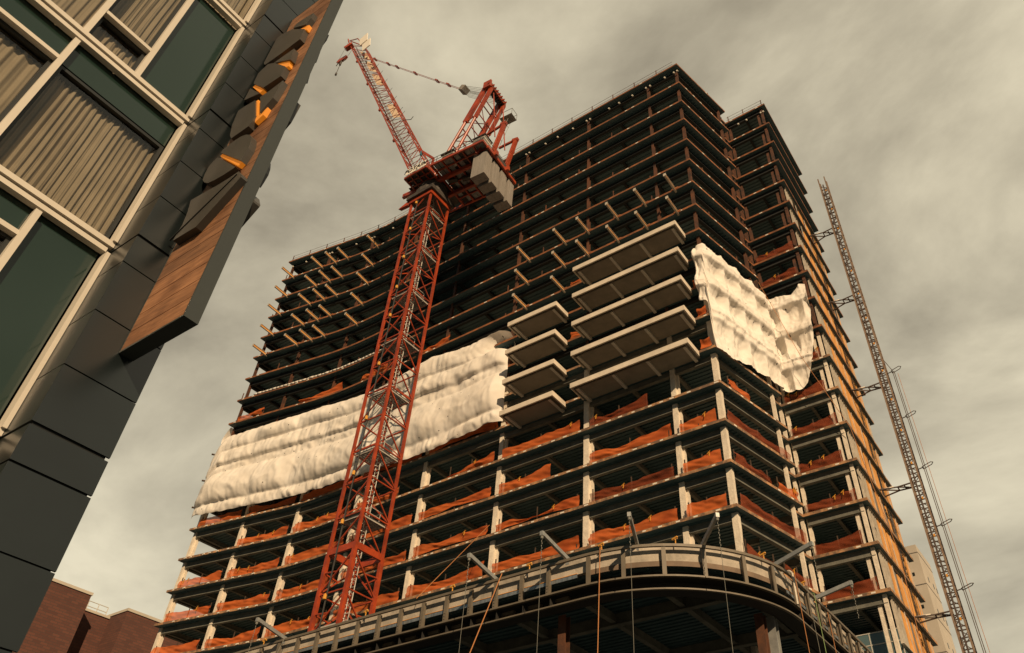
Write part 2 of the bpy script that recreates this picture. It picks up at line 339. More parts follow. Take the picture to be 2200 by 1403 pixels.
for i, z in enumerate(LV):
    if i == 0: continue
    low = z < FIRE_TOP-.1
    fl = slab(z, low).build('floor_deck', [M['deck'], M['edge_low'] if low else M['edge'], M['conc'], M['tab']], tower)
    zb = z-.17
    pm = MB()
    px = [-73.5,-66.7,-63,-61,-59,-57,-56,-44,-30,-16.5]
    for a, b in zip(px, px[1:]): ibeam(pm, (a,yf(a)+.74), (b,yf(b)+.74), .60, zb, .3)
    A = Vector(C0)-NB*.70+UB*.8; B = Vector(C1)-NB*.70; ibeam(pm, A, B, .62, zb, .32)
    ibeam(pm, (-14.6,52.05), (-10.5,52.05), .6, zb, .3); ibeam(pm, (-10.75,52.2), (-10.75,62.8), .6, zb, .3)
    ibeam(pm, (-73.9,40.4), (-74.1,62), .5, zb, .3)
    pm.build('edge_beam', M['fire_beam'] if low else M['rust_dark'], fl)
    bm_ = MB()
    for j in range(len(COLX)-1):
        x = (COLX[j]+COLX[j+1])/2
        if COLX[j]-COLX[j+1] > 5: ibeam(bm_, (x,yf(x)+.9), (x+.15,56), .46, zb, .24)
    for x in COLX[1:]: ibeam(bm_, (x,yf(x)+.7), (x,51.3), .5, zb, .26)
    ibeam(bm_, (-73,50.9), (-15.4,50.9), .55, zb-.002, .3); ibeam(bm_, (-12.55,52.2), (-12.55,62.5), .45, zb, .24)
    ibeam(bm_, (-16.5,46.6), (-26.5,46.6), .42, zb-.004, .24); ibeam(bm_, (-14.9,57.4), (-10.8,57.4), .45, zb-.003, .24)
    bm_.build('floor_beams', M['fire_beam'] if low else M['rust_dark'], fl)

def hcol(m, x, y, z0, z1, s=.40, mm=0, ang=0):
    t, f = .05, s
    c, n = math.cos(ang), math.sin(ang)
    poly = [(-f/2,-f/2),(f/2,-f/2),(f/2,-f/2+t),(t/2,-f/2+t),(t/2,f/2-t),(f/2,f/2-t),(f/2,f/2),(-f/2,f/2),(-f/2,f/2-t),(-t/2,f/2-t),(-t/2,-f/2+t),(-f/2,-f/2+t)]
    m.prism([(x+c*a-n*b, y+n*a+c*b) for a, b in poly], z0, z1, mm)
def lumpy(m, x, y, z0, z1, s, mm):           # sprayed column: a rough box whose faces wander a little
    z = z0; rows = []
    while True:
        q = [(-s/2,-s/2),(s/2,-s/2),(s/2,s/2),(-s/2,s/2)]
        rows.append([(x+a*(1+.10*noise.noise((x+a*9,z*1.7,b*7))), y+b*(1+.10*noise.noise((y+b*9,z*1.7,a*7))), z) for a, b in q])
        if z >= z1: break
        z = min(z+.35, z1)
    for r0, r1 in zip(rows, rows[1:]):
        for i in range(4):
            j = (i+1) % 4; m.face([r0[i], r0[j], r1[j], r1[i]], mm)
def column(x, y, s=.42, big=False):
    m = MB()
    lumpy(m, x, y, 15, FIRE_TOP-.8, s, 0)
    if x < -16.5 and y < 44: lumpy(m, x+s*.62, y+.16, 15, FIRE_TOP-.8, s*.55, 0)
    hcol(m, x, y, FIRE_TOP-.8, 77, .27, 1)
    for z in LV[8:-1]:
        m.box(x-.07, x+.07, y-.24, y-.19, z+.5, z+.75, 1)
    m.build('column', [M['fire'], M['rust']], tower)
for x in COLX: column(x*1.007, yf(x)+.74, .46 if x == -27.35 else .40)
for x in COLX[1:]: column(x, 51.2, .4)
for x, y in ((-10.62,52.05),(-11.1,52.2),(-14.95,51.95),(-14.55,52.2),(-10.8,57.4),(-10.8,62.5),(-14.75,49.6)): column(x, y, .26)
m = MB(); m.box(-64,-22,53.5,61.5,8,76.6); m.box(-20,-15.2,56,62,8,76.6); m.build('sky_block', M['core'], tower)  # dark blocks added to keep sky and skylight out of the open floors

# yellow sheathing, studs and membrane of the right hand wall, storey by storey
for i in range(0, len(LV)-5):
    z0, z1 = LV[i]+.06, LV[i+1]-.78
    random.seed(i); y = 54.4 if i < 12 else 55.9
    z1 = LV[i+1]-.19; mm = MB(); mm.box(-10.46,-10.38,y,62.3,z0,z1); mm.build('wall_membrane', M['foil'], tower)
    while y < 61.9:
        w = random.uniform(.9, 1.9); w = min(w, 62.25-y)
        p = MB(); h = z1-z0; top = z1-random.choice((0,0,.0,.25))
        p.box(-10.37,-10.31,y,y+w,z0+random.choice((.0,.0,.12)),top)
        if random.random() < .45: p.box(-10.37,-10.295,y+w*.3,y+w*.62,z0,z0+h*.25)
        p.build('sheathing_panel', M['yellow'], tower)
        y += w+random.choice((.12,.45,.65,.95))
    s = MB(); yy = 52.5
    while yy < 54.4:
        s.box(-10.45,-10.31,yy,yy+.05,z0,z1); yy += .4
    s.box(-10.45,-10.25,52.45,62.38,z0,z0+.05); s.box(-10.45,-10.25,52.45,62.38,z1-.03,z1); s.box(-10.45,-10.31,62.3,62.38,z0,z1)
    for yy in (55.1,57.4,59.6,61.5): s.box(-10.305,-10.25,yy,yy+.07,z0,z1)
    s.build('wall_studs', M['stud'], tower)

# guard posts along the roof edge and the bare upper floors
for i, z in enumerate(LV):
    if z < 47: continue
    roof = i == len(LV)-1; x = -73.5; random.seed(i+40)
    def gpost(px_, py_, h):
        p = MB(); p.box(px_-.04,px_+.04,py_-.04,py_+.04,z+.05,z+h); p.build('guard_post', M['rust'], tower)
    while x < -16:
        if roof or random.random() < .38: gpost(x, yf(x)+.16, 1.1 if roof else random.choice((.5,.8,1.0)))
        x += 2.75 if roof else 4.1
    if roof:
        for h in (.55, 1.05):
            w = MB(); pts = [(a,yf(a)+.16,z+h) for a in px]; w.ribbon(pts, [(0,-1)]*len(pts), .025, .025); w.build('guard_wire', M['rust'], tower)
            w = MB(); w.bar((-14.6,51.75,z+h), (-10.3,51.75,z+h), .025); w.build('guard_wire', M['rust'], tower)
        for x in (-14.4,-12.6,-10.4): gpost(x, 51.74, 1.1)
    p = Vector(C0)+UB*(2.2 if i % 2 else 5.6)-NB*.2; gpost(p.x, p.y, .8)
for x in [-73.2,-71,-67.2,-66.8,-63,-60.5,-60.1,-57,-54,-52.5,-48,-44.4,-44,-40,-35.95,-35.5,-33.2,-31.5,-29.4,-27.55,-27.1,-24.6,-23.3,-21.6,-19.9,-19.4,-17.6,-16.5,-16.1]:
    w = MB(); w.tube((x,yf(x)+.2,76.16),(x,yf(x)+.36,76.2),.09,8); w.build('site_lamp', M['tab'], tower)
for x in (-13.4,-12.4,-10.7,-10.4):
    w = MB(); w.tube((x,51.8,76.2),(x,51.95,76.22),.09,8); w.build('site_lamp', M['tab'], tower)
# crossed straps in the notch between the front block and the recessed bay
m = MB()
for a, b in zip(ZF[4:-1], ZF[5:]):
    for dx in (0, .25, -.2): m.bar((-14.72+dx,50.9,a+.05), (-14.95-dx*.6,51.4,b-.1), .05)
m.build('strap_bracing', M['rust'], tower)

# ---- balconies and the brackets that still wait for theirs
def make_bracket(x, yb, z, dirx=0.):
    m = MB(); a = (x, yb-1.98, z-.12); b = (x-dirx, yb+.25, z-.12)
    m.bar(a, b, .05, .30, 0); m.bar((a[0],a[1],a[2]+.15), (b[0],b[1],b[2]+.15), .17, .035, 1); m.bar((a[0],a[1],a[2]-.15), (b[0],b[1],b[2]-.15), .17, .035, 1)  # pale flange colour makes up for missing bounce light from below
    m.box(a[0]-.13,a[0]+.13,a[1]-.03,a[1],a[2]-.17,a[2]+.17,1)
    m.box(b[0]-.35,b[0]+.35,yb-.03,yb+.05,z-.1,z+.12,2)
    return m.build('balcony_bracket', [M['amber_steel'], M['stud'], M['edge']], tower)
RG = [-17.75,-20.85,-23.85,-27.1]; SG = [-29.75,-34.05]
first = {}
for z in (ZF[10], ZF[9]):
    for x in RG:
        if x in first: move_copy(first[x], (0,0,z-first[x]['z']), tower)
        else: first[x] = make_bracket(x, 42, z); first[x]['z'] = z
for z in (ZF[10], ZF[9], ZF[8]):
    for x in SG:
        if x in first: move_copy(first[x], (0,0,z-first[x]['z']), tower)
        else: first[x] = make_bracket(x, 42, z); first[x]['z'] = z
for z in ZF[11:16]:
    for x, d in ((-58.55,.2),(-63.25,.22),(-65.1,.22),(-67.25,.18),(-71.9,.15)):
        if x in first: move_copy(first[x], (0,0,z-first[x]['z']), tower)
        else: first[x] = make_bracket(x, yf(x)+.35*(x<-60)*0+.0, z, d); first[x]['z'] = z
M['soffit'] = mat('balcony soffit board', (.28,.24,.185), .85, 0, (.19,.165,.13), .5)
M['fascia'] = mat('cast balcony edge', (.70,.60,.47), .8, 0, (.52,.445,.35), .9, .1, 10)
def make_balcony(x0, x1, z, ribs):
    y0, y1 = 40.15, 42.02; h = .46
    m = MB()
    m.box(x0,x1,y0,y0+.12,z-h,z); m.box(x1-.12,x1,y0+.12,y1,z-h,z); m.box(x0,x0+.12,y0+.12,y1,z-h,z)
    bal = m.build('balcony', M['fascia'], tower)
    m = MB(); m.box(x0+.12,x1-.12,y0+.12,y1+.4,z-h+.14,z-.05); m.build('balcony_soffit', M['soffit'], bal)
    m = MB(); m.bar((x0+.35,y0+.3,z-h+.02),(x1-.35,y0+.3,z-h+.02),.08,.12); m.bar((x1-.4,y0+.3,z-h+.03),(x1-.4,y1,z-h+.03),.08,.12)
    m.bar((x0+.3,y0+.3,z-h+.03),(x0+.3,y1,z-h+.03),.08,.12); m.build('edge_channel', M['ring_steel'], bal)
    for x in ribs:
        m = MB(); m.bar((x,y0+.3,z-h+.05),(x,y1+.5,z-h+.05),.24,.18); m.build('support_beam', M['stud'] if z < 46 else M['light_steel'], bal)
    return bal
b1 = make_balcony(-27.55,-17.28,ZF[8],RG); b2 = make_balcony(-34.5,-29.2,ZF[7],SG)
for z in ZF[4:8]: move_copy(b1, (0,0,z-ZF[8]), tower)
for z in ZF[4:7]: move_copy(b2, (0,0,z-ZF[7]), tower)

# ---- orange debris netting along the open floors: every run between two columns is a net of its own
def net(path, z, h0, h1, sag, seed, label, sheer=False, fold=.35, bot0=0., posts=True):
    """path: function t in 0..1 -> (x, y, outward normal); h0/h1: height at the two ends."""
    rnd = random.Random(seed); nc, nr = 44, 10; rows = []
    ph = rnd.uniform(0, 6); dips = rnd.uniform(.10, .26)
    for j in range(nr+1):
        v = j/nr; row = []
        for i in range(nc+1):
            t = i/nc; x, y, n = path(t)
            L_ = min(1, math.hypot(path(1)[0]-path(0)[0], path(1)[1]-path(0)[1])/4); top = .82*(h0*(1-t)+h1*t) - .75*sag*math.sin(math.pi*t)**2 - L_*dips*abs(math.sin(2*math.pi*t+ph))*.6 + L_*(.16*noise.noise((seed*3.1,t*4,0)) + .05*noise.noise((seed*1.1,t*13,0)))
            b = bot0*math.sin(math.pi*t)*(.6+.4*noise.noise((seed,t*5,4)))
            hh = b+(max(top,.12)-b)*v
            w = fold*.8*noise.noise((seed*1.7+x*.45, v*1.3, y*.45))*math.sin(math.pi*min(v*1.1+.08,1)) + .10*noise.noise((x*1.5+v*2.4, v*2.2+seed, y*1.5)) + .06*abs(math.sin(v*6+t*3+seed))*(.4+.6*noise.noise((x*.5,seed,2)))
            row.append((x+n[0]*(w+.05), y+n[1]*(w+.05), z+.06+hh))
        rows.append(row)
    m = MB(); m.grid(rows)
    o = m.build('debris_net', M['net_sheer'] if sheer else M['net'], None, base=(*path(.5)[:2], z), smooth=True, fix=False)
    tag(o, label, 'safety net', 'orange safety nets along the open floors')
    if posts:
        for t in (.03, .5, .97):
            x, y, n = path(t); p = MB(); p.box(x-.035-n[0]*.06,x+.035-n[0]*.06,y-.035-n[1]*.06,y+.035-n[1]*.06,z+.05,z+1.15); p.build('guard_post', M['post'], o)
        for t in rnd.sample((.12,.3,.42,.6,.78,.9), rnd.choice((0,1,1,2))):
            x, y, n = path(t); p = MB(); zz = rows[-1][int(t*nc)][2]; a = Vector(rows[-1][int(t*nc)])
            p.bar(a+Vector((-.12,-.03,-.06)), a+Vector((.14,-.06,.10)), .07, .05); p.bar(a+Vector((.05,-.04,.05)), a+Vector((.02,-.08,-.28)), .05, .04); p.build('yellow_tie', M['amber'], o)
    return o
def front(xa, xb):
    def f(t):
        x = xa+(xb-xa)*t; s = .165 if x < -60 else 0
        return (x, yf(x)+.10, (s,-1))
    return f
def bside(a, b):
    def f(t):
        p = Vector(C0)+UB*(a+(b-a)*t)-NB*.1; return (p.x, p.y, (NB.x, NB.y))
    return f
def recess(a, b): return lambda t: (a+(b-a)*t, 51.72, (0,-1))
FL = ['lowest', 'second', 'third', 'fourth', 'fifth']
BAY = ['first bay left of the corner', 'second bay left of the corner', 'third bay left of the corner', 'fourth bay left of the corner', 'fifth bay, behind the red mast', 'sixth bay, left of the red mast', 'seventh bay, left of the mast', 'last bay at the left end']
BX = [(-16.6,-19.4),(-20.1,-26.9),(-27.8,-35.4),(-36.2,-43.8),(-44.6,-51.9),(-52.7,-59.9),(-60.7,-66.7),(-67.5,-72.9)]
spec = {  # (floor, bay): (h0, h1, sag, part of the bay a..b, bottom lift)
 (0,0):(1.2,1.15,.1,0,1,0),(0,1):(1.2,1.1,.45,0,1,0),(0,2):(1.2,1.0,.25,0,1,.1),(0,3):(1.5,1.2,.7,0,1,0),(0,4):(1.1,1.1,.1,0,1,0),(0,5):(1.1,1.2,.2,0,1,0),(0,6):(1.5,1.1,.55,0,1,0),(0,7):(1.2,1.1,.25,0,1,0),
 (1,0):(1.25,1.0,.1,0,1,0),(1,1):(1.1,.95,.2,0,1,0),(1,2):(1.3,.9,.65,0,1,.35),(1,3):(1.2,1.1,.15,0,1,.3),(1,4):(1.1,1.1,.1,0,1,.2),(1,5):(1.1,1.1,.1,0,1,0),(1,6):(1.2,1.1,.2,0,1,0),(1,7):(1.1,1.0,.1,.0,1,0),
 (2,0):(1.35,.9,.1,0,1,0),(2,1):(1.4,1.1,.5,0,1,0),(2,2):(1.5,1.1,.4,.35,1,0),(2,3):(1.1,1.1,.1,0,1,.35),(2,4):(1.1,1.1,.1,0,1,.1),(2,5):(1.1,1.15,.1,0,1,0),(2,6):(1.2,1.1,.25,0,1,0),(2,7):(1.1,1.0,.15,0,.96,0),
 (3,1):(1.5,.9,.5,.25,1,0),(3,2):(1.2,1.0,.15,0,1,0),(3,3):(1.15,.2,.0,0,.65,0),(3,4):(1.1,1.1,.1,.3,1,.1),(3,5):(1.1,1.1,.1,0,1,0),(3,6):(1.1,.9,.2,0,1,0),
 (4,3):(1.2,1.1,.2,0,1,.4),(4,4):(1.2,1.2,.1,0,1,.2),(4,5):(1.15,1.1,.1,0,1,0),(4,6):(1.1,1.1,.3,0,1,.25),(4,7):(1.1,1.0,.1,0,1,0)}
LOOK = {(0,3):'peaked', (0,6):'peaked', (0,1):'sagging', (1,2):'sagging', (2,2):'torn', (3,3):'tapering', (3,1):'brown'}
for (f, b), (h0, h1, sg, a, e_, lift) in spec.items():
    xa, xb = BX[b]; p0 = xa+(xb-xa)*a; p1 = xa+(xb-xa)*e_
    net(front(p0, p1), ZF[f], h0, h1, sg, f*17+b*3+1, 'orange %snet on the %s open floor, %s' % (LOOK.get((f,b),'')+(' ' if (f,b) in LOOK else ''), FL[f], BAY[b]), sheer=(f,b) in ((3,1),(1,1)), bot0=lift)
for f, a, b, h0, h1 in ((-1,.5,3.6,1.0,.5),(-1,4.6,7.6,.9,.8),(0,.6,8.0,1.2,1.0),(1,.6,4.6,1.2,.7),(1,5.6,7.9,.9,1.0),(2,.5,7.8,1.2,1.0),(3,1.2,3.6,1.0,.8),(5,.5,2.4,.9,.6)):
    z = ZF[f] if f >= 0 else 21.24
    place = {(-1,.5):'just behind the curved ledge',(-1,4.6):'behind the ledge, nearer the inner corner',(0,.6):'on the lowest open floor',(1,.6):'on the second open floor, near the corner column',(1,5.6):'on the second open floor, near the inner corner',(2,.5):'on the third open floor',(3,1.2):'on the fourth open floor',(5,.5):'half hidden under the wrapped corner'}[(f,a)]
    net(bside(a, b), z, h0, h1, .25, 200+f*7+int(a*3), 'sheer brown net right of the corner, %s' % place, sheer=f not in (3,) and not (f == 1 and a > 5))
for f in (-1,0,1,2,3,4,5,8,9):
    z = ZF[f] if f >= 0 else 21.24
    nm = {-1:'level with the curved ledge',0:'on the lowest open floor',1:'on the second open floor',2:'on the third open floor',3:'on the fourth open floor',4:'on the fifth floor, under the wrap',5:'at the right edge of the wrap',8:'just above the wrapped corner',9:'second floor above the wrapped corner'}[f]
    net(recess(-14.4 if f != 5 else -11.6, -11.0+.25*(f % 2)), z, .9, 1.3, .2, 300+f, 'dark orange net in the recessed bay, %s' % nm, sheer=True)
for k, (x0, x1, z, h0, h1, nm) in enumerate(((-72.9,-69.2,ZF[8],.7,1.2,'at the left end above the long wrap'),(-64.2,-58.6,ZF[8],.5,1.4,'in the middle of the left wing above the wrap'),(-55.6,-51.9,ZF[8],.9,1.1,'above the wrap, just left of the mast'),(-47.4,-43.5,ZF[8],.5,1.2,'above the wrap, just right of the mast'),(-28.9,-27.7,ZF[6],1.0,.9,'between the two stacks of balconies'),(-29.0,-27.6,ZF[8],.5,.7,'beside the top left balcony'),(-17.1,-16.3,ZF[4],1.2,1.2,'beside the lowest long balcony'),(-17.1,-16.3,ZF[5],1.1,1.2,'beside the second lowest long balcony'),(-17.1,-16.4,ZF[6],1.0,1.0,'beside the middle long balcony'),(-35.3,-34.7,ZF[4],.8,1.2,'between the wrap and the small balconies'))):
    net(front(x0, x1), z, h0, h1, .2, 400+k, 'bunched bright orange net %s' % nm, fold=.6, posts=False)

# ---- white sheeting
def lerp(tab, x):
    for (a, p), (b, q) in zip(tab, tab[1:]):
        if x <= b: return p+(q-p)*max(0, min(1, (x-a)/(b-a)))
    return tab[-1][1]
def front_wrap():
    botz = [(-73.6,38.6),(-72.6,38.5),(-64.8,38.2),(-56,37.9),(-49,37.5),(-43,37.35),(-35.4,37.9)]
    topz = [(-73.6,46.2),(-72.3,47.9),(-68.2,48.1),(-59.7,48.4),(-55,47.8),(-51.4,47.6),(-44.8,48.6),(-40.3,47.9),(-36.5,48.2),(-34.7,47.5)]
    # sheet tied back along rows; between the rows it fills like a sail: (v0, v1, depth at foot, bulge, skew, tie spacing)
    BANDS = [(0,.12,.55,.16,.5,1.3),(.12,.50,.62,.55,.42,7.5),(.50,.605,.50,.03,.5,3.),(.605,.79,.70,.16,.25,3.4),(.79,1.,.58,.48,.40,6.5)]
    rnd = random.Random(3)
    ties = []
    for b in BANDS:
        x = -74.5; t = []
        while x < -33: t.append((x, rnd.uniform(.55,1.25))); x += b[5]*rnd.uniform(.6,1.45)
        ties.append(t)
    def bulge(bi, x):
        t = ties[bi]; k = 0
        while k < len(t)-2 and t[k+1][0] < x: k += 1
        u = (x-t[k][0])/(t[k+1][0]-t[k][0]); return (1-abs(2*u-1)**2.6)*t[k][1], u, t[k][0]
    nx, nz = 400, 96; rows = []; uv = []
    for j in range(nz+1):
        v = j/nz; row = []
        bi = 0
        while bi < len(BANDS)-1 and v > BANDS[bi][1]: bi += 1
        v0, v1, base, dep, skew, _ = BANDS[bi]; f = (v-v0)/(v1-v0)
        g_ = math.sin(math.pi*f**(math.log(.5)/math.log(skew)))**.75 if 0 < f < 1 else 0
        for i in range(nx+1):
            x = -73.9+38.5*i/nx
            zb, zt = lerp(botz, x), lerp(topz, x); z = zb+(zt-zb)*v
            bl, u, tk = bulge(bi, x)
            nb = BANDS[min(bi+1, 4)][2] if f > .5 else BANDS[max(bi-1, 0)][2]
            bs = base+(nb-base)*max(0, abs(f-.5)*2-.72)/.56          # soft step to the next row
            o = bs+dep*g_*(.62+.42*bl)*(1+.55*noise.noise((x*.16, bi*3, 1)))+.22*g_*noise.noise((x*.45, v*5, 9))
            # creases fanning out from the tie rows, finer towards the row
            e_ = min(f, 1-f)
            fan = math.exp(-e_*(4.2 if dep > .5 else 1.6))
            cr_ = abs(math.sin(x*3.4+2.6*noise.noise((x*.45, bi*5, 3))+(1.4*(u-.5)*e_*6)))-.55
            o += .105*fan*cr_*(.15+1.5*abs(noise.noise((x*.22, bi*7, 5))))*(1 if 0 < bi else 1.1)
            rid = 1-abs(noise.noise((x*.55+v*2.2, v*4.5-x*.12, 4)))*3.2
            if rid > 0: o += .075*rid*g_
            rid = 1-abs(noise.noise((x*1.1-v*3, v*7+x*.2, 14)))*3.2
            if rid > 0: o += .03*rid*g_
            if bi == 3: o += .09*(abs(math.sin(x*2.5+2*noise.noise((x*.4, 2, 8))))-.5)*(.5+.7*noise.noise((x*.2,4,1)))
            o += .05*noise.noise((x*.9+v*4, v*8, 6))+.018*noise.noise((x*3.1, v*26, 3))
            z += -.16*g_*bl*(1 if dep > .5 else 0)
            if v in (0, 1): z += .16*noise.noise((x*.8, 3, v))
            e0 = min(1, (x+73.9)/1.4); e1 = min(1, (-35.4-x)/.9); o *= .2+.8*max(0, min(e0, e1))**.5
            s = (yf(x+.3)-yf(x-.3))/.6
            row.append((x+s*o*.9, yf(x)-.12-o, z)); uv.append((x, z))
        rows.append(row)
    m = MB(); m.grid(rows)
    o = m.build('white_wrap', M['tarp'], None, base=(-54,41.5,38), smooth=True, fix=False)
    ul = o.data.uv_layers.new(name='UVMap')
    for l in o.data.loops: ul.data[l.index].uv = uv[l.vertex_index]
    tag(o, 'long billowing white sheet wrapped along the front between bare upper and netted lower floors', 'tarpaulin', 'white sheets on the tower')
    # ties that stick out at the left end
    t = MB()
    for z in (46.5,43.2,40.0): t.tube((-73.9,39.9,z), (-74.5,39.3,z+.05), .10, 8)
    t.build('tie_bundle', M['post'], o)
    return o
front_wrap()
def corner_wrap():
    P = [Vector((-16.95,41.95)), Vector(C0), Vector(C1), Vector((-14.45,50.9)), Vector((-14.3,51.35)), Vector((-10.3,51.45))]
    Lc = [0]
    for a, b in zip(P, P[1:]): Lc.append(Lc[-1]+(b-a).length)
    tot = Lc[-1]
    def at(s):
        for k in range(len(P)-1):
            if s <= Lc[k+1] or k == len(P)-2:
                d = (P[k+1]-P[k]).normalized(); return P[k]+d*(s-Lc[k])
    def sm(s, w=.75):
        a = [at(max(0,min(tot,s+w*q))) for q in (-1,-.5,0,.5,1)]; p = sum(a, Vector((0,0)))/5
        d = (at(min(tot,s+.4))-at(max(0,s-.4))).normalized(); return p, Vector((d.y,-d.x))
    topz = [(0,47.9),(1,48.5),(9,48.5),(tot-4,48.5),(tot-1.6,48.1),(tot-.6,48.9),(tot,48.7)]
    botz = [(0,42.4),(.9,42.0),(1.0,37.3),(2.2,36.9),(5,37.7),(8.5,38.1),(tot-4,38.4),(tot-2.6,38.0),(tot-1.9,38.6),(tot-1.0,40.6),(tot-.35,43.5),(tot,47.6)]
    levels = [36.6,40.85,44.1,47.36,50.6]
    nx, nz = 210, 110; rows = []; uv = []
    posts = [1.0+2.15*k for k in range(8)]
    for j in range(nz+1):
        v = j/nz; row = []
        for i in range(nx+1):
            s = tot*i/nx; zb, zt = lerp(botz, s), lerp(topz, s); z = zb+(zt-zb)*v
            p, n = sm(s)
            k = 0
            while k < 3 and z > levels[k+1]: k += 1
            f = (z-levels[k])/(levels[k+1]-levels[k])          # 0 at the slab below, 1 at the slab above
            dp = min(abs(s-q) for q in posts)/1.07
            bay = min(1, dp*1.6)**.7
            # pulled tight over the slab edge, sucked in above it, hanging free below
            if f > .86: o = .42
            elif f < .10: o = .42-.15*f/.1
            else:
                g_ = (f-.10)/.76; o = .27-(.55+.55*abs(noise.noise((round((s-1)/2.15)*3.3,k*5.1,7))))*bay*(math.sin(math.pi*g_**1.5)**.8)*(.75+.3*noise.noise((s*.5,k*3,1)))
                if g_ > .93: o = o*(1-g_)/.07+.42*(g_-.93)/.07
            if k == 0: o *= .8
            o += .10*noise.noise((s*1.5, z*1.1, 2))+.05*noise.noise((s*4, z*2.2, 8))+.05*abs(math.sin(s*5.2+3*noise.noise((s*.6,k,3))))*(1-f)**2
            rid = 1-abs(noise.noise((s*.8+z*.5, z*.7-s*.2, 4)))*3.4
            if rid > 0: o += .05*rid
            rid = 1-abs(noise.noise((s*1.9-z*.8, z*1.3+s*.3, 14)))*3.4
            if rid > 0: o += .025*rid
            e_ = min(s/.9, 1)
            if e_ < 1: o += .25*noise.noise((s*3, z*1.1, 9))*(1-e_)+.06*math.sin(z*4+s*4)*(1-e_)
            zz = z+.12*noise.noise((s*.9, 5, v))*(1 if v < .08 or v > .93 else 0)
            row.append((p.x+n.x*(o+.12), p.y+n.y*(o+.12), zz)); uv.append((s, z))
        rows.append(row)
    m = MB(); m.grid(rows)
    o = m.build('white_wrap', M['tarp'], None, base=(-14.8,47,38), smooth=True, fix=False)
    ul = o.data.uv_layers.new(name='UVMap')
    for l in o.data.loops: ul.data[l.index].uv = uv[l.vertex_index]
    tag(o, 'white sheet folded round the right corner into the recessed bay, sucked in between floors', 'tarpaulin', 'white sheets on the tower')
corner_wrap()
m = MB(); rows = []
for j in range(13):
    a = math.pi*j/12; rows.append([(-73.9-.9*math.sin(a)*(1-.1*i)+.1*noise.noise((i*.5,j*.7,1)), 40.0+i*.45+.1*noise.noise((j,i,2)), 50.3-2.9*(j/12)+.15*noise.noise((i,j,3))) for i in range(7)])
m.grid(rows); tag(m.build('white_wrap', M['tarp'], None, base=(-74,40.5,48), smooth=True, fix=False), 'small white bulging sheet at the far left edge above the long wrap', 'tarpaulin', 'white sheets on the tower')
# rolled sheet lying on the slab edge above the wrap
m = MB()
for k in range(40):
    x = -71.5+k*.52; y = yf(x)-.02; m.tube((x,y,ZF[10]*0+53.95+.05*noise.noise((x,0,0))), (x+.54,yf(x+.54)-.02,53.95+.05*noise.noise((x+.54,0,0))), .11+.05*noise.noise((x*1.5,2,0)), 7)
tag(m.build('rolled_sheet', M['tarp'], None, base=(-62,41,53.9), smooth=True), 'thin rolled white sheet lying along a bare floor edge of the left wing', 'tarpaulin')

# ------------------------------------------------------------------ the curved podium ledge below the tower
RC = Vector((-19.36,37.28)); RR = 7.63; RXE = 52.0
def ring(off, step=.8):
    """outline of the ledge, pulled in by off: straight front, quarter turn, straight right side. returns points and outward normals"""
    r = RR-off; p = []; n = []
    x = -78.
    while x < RC.x-.01: p.append((x, RC.y-r)); n.append((0,-1)); x += step
    for k in range(25):
        a = -math.pi/2+math.pi/2*k/24; p.append((RC.x+r*math.cos(a), RC.y+r*math.sin(a))); n.append((math.cos(a), math.sin(a)))
    y = RC.y+step
    while y < RXE: p.append((RC.x+r, y)); n.append((1,0)); y += step
    return p, n
def ring_at(s, off=0.):
    """point at arc length s measured from the start of the curve (negative: along the front)"""
    r = RR-off; La = RR*math.pi/2
    if s < 0: return Vector((RC.x+s, RC.y-r)), Vector((0,-1))
    if s < La:
        a = -math.pi/2+s/RR; return Vector((RC.x+r*math.cos(a), RC.y+r*math.sin(a))), Vector((math.cos(a), math.sin(a)))
    return Vector((RC.x+r, RC.y+s-La)), Vector((1,0))
pod = thing('podium_ledge', (-19.4,37,GZ), 'curved steel and concrete ledge of the lower storeys, sweeping round below the tower', 'podium')
def band(off, w, z0, z1, name, mt, parent, step=.8):
    p, n = ring(off, step); m = MB(); m.ribbon([(a[0],a[1],(z0+z1)/2) for a in p], n, w, z1-z0); return m.build(name, mt, parent)
ZT = 16.93
band(0, .13, ZT-.13, ZT, 'top_rail', M['ring_steel'], pod)
fas = band(.42, .22, 16.18, ZT+.05, 'concrete_fascia', M['conc'], pod)
m = MB(); p, n = ring(.50, .8)
def strip(off, z0, z1, s0, s1, name, mt, parent, w=.02, step=.5):
    pts = []; ns = []; s = s0
    while s <= s1+1e-6:
        q, nn = ring_at(s, off); pts.append((q.x,q.y,(z0+z1)/2)); ns.append(nn); s += step
    m = MB(); m.ribbon(pts, ns, w, z1-z0); return m.build(name, mt, parent)
strip(.295, 16.00, 16.19, -58, -.3, 'flashing_strip', M['galv'], pod, .03)
strip(.285, 16.19, 16.215, -58, -.3, 'foam_bead', M['yellow'], pod, .05)
strip(.30, 15.97, 16.22, .2, 10.6, 'waterproofing_strip', M['conc_brown'], pod, .03)
strip(.295, 16.00, 16.19, 11.5, 26, 'flashing_strip', M['galv'], pod, .03)
strip(.285, 16.19, 16.215, 11.5, 26, 'foam_bead', M['yellow'], pod, .05)
for k in range(14):                          # construction joints in the concrete
    pass
band(.02, .16, 15.34, 15.42, 'lower_rail', M['ring_steel'], pod)
band(.46, .72, 15.345, 15.41, 'ring_beam_flange', M['ring_dark'], pod)
band(.78, .10, 14.80, 15.344, 'ring_beam_web', M['ring_dark'], pod)
band(.02, .14, 14.73, 14.80, 'ring_beam_lip', M['ring_steel'], pod)  # lighter lip added as the sunlit edge of the shade-dark flange
band(.46, .74, 14.735, 14.795, 'ring_beam_flange', M['ring_dark'], pod)
band(1.0, .12, 15.42, 15.98, 'inner_upstand', M['ring_dark'], pod)
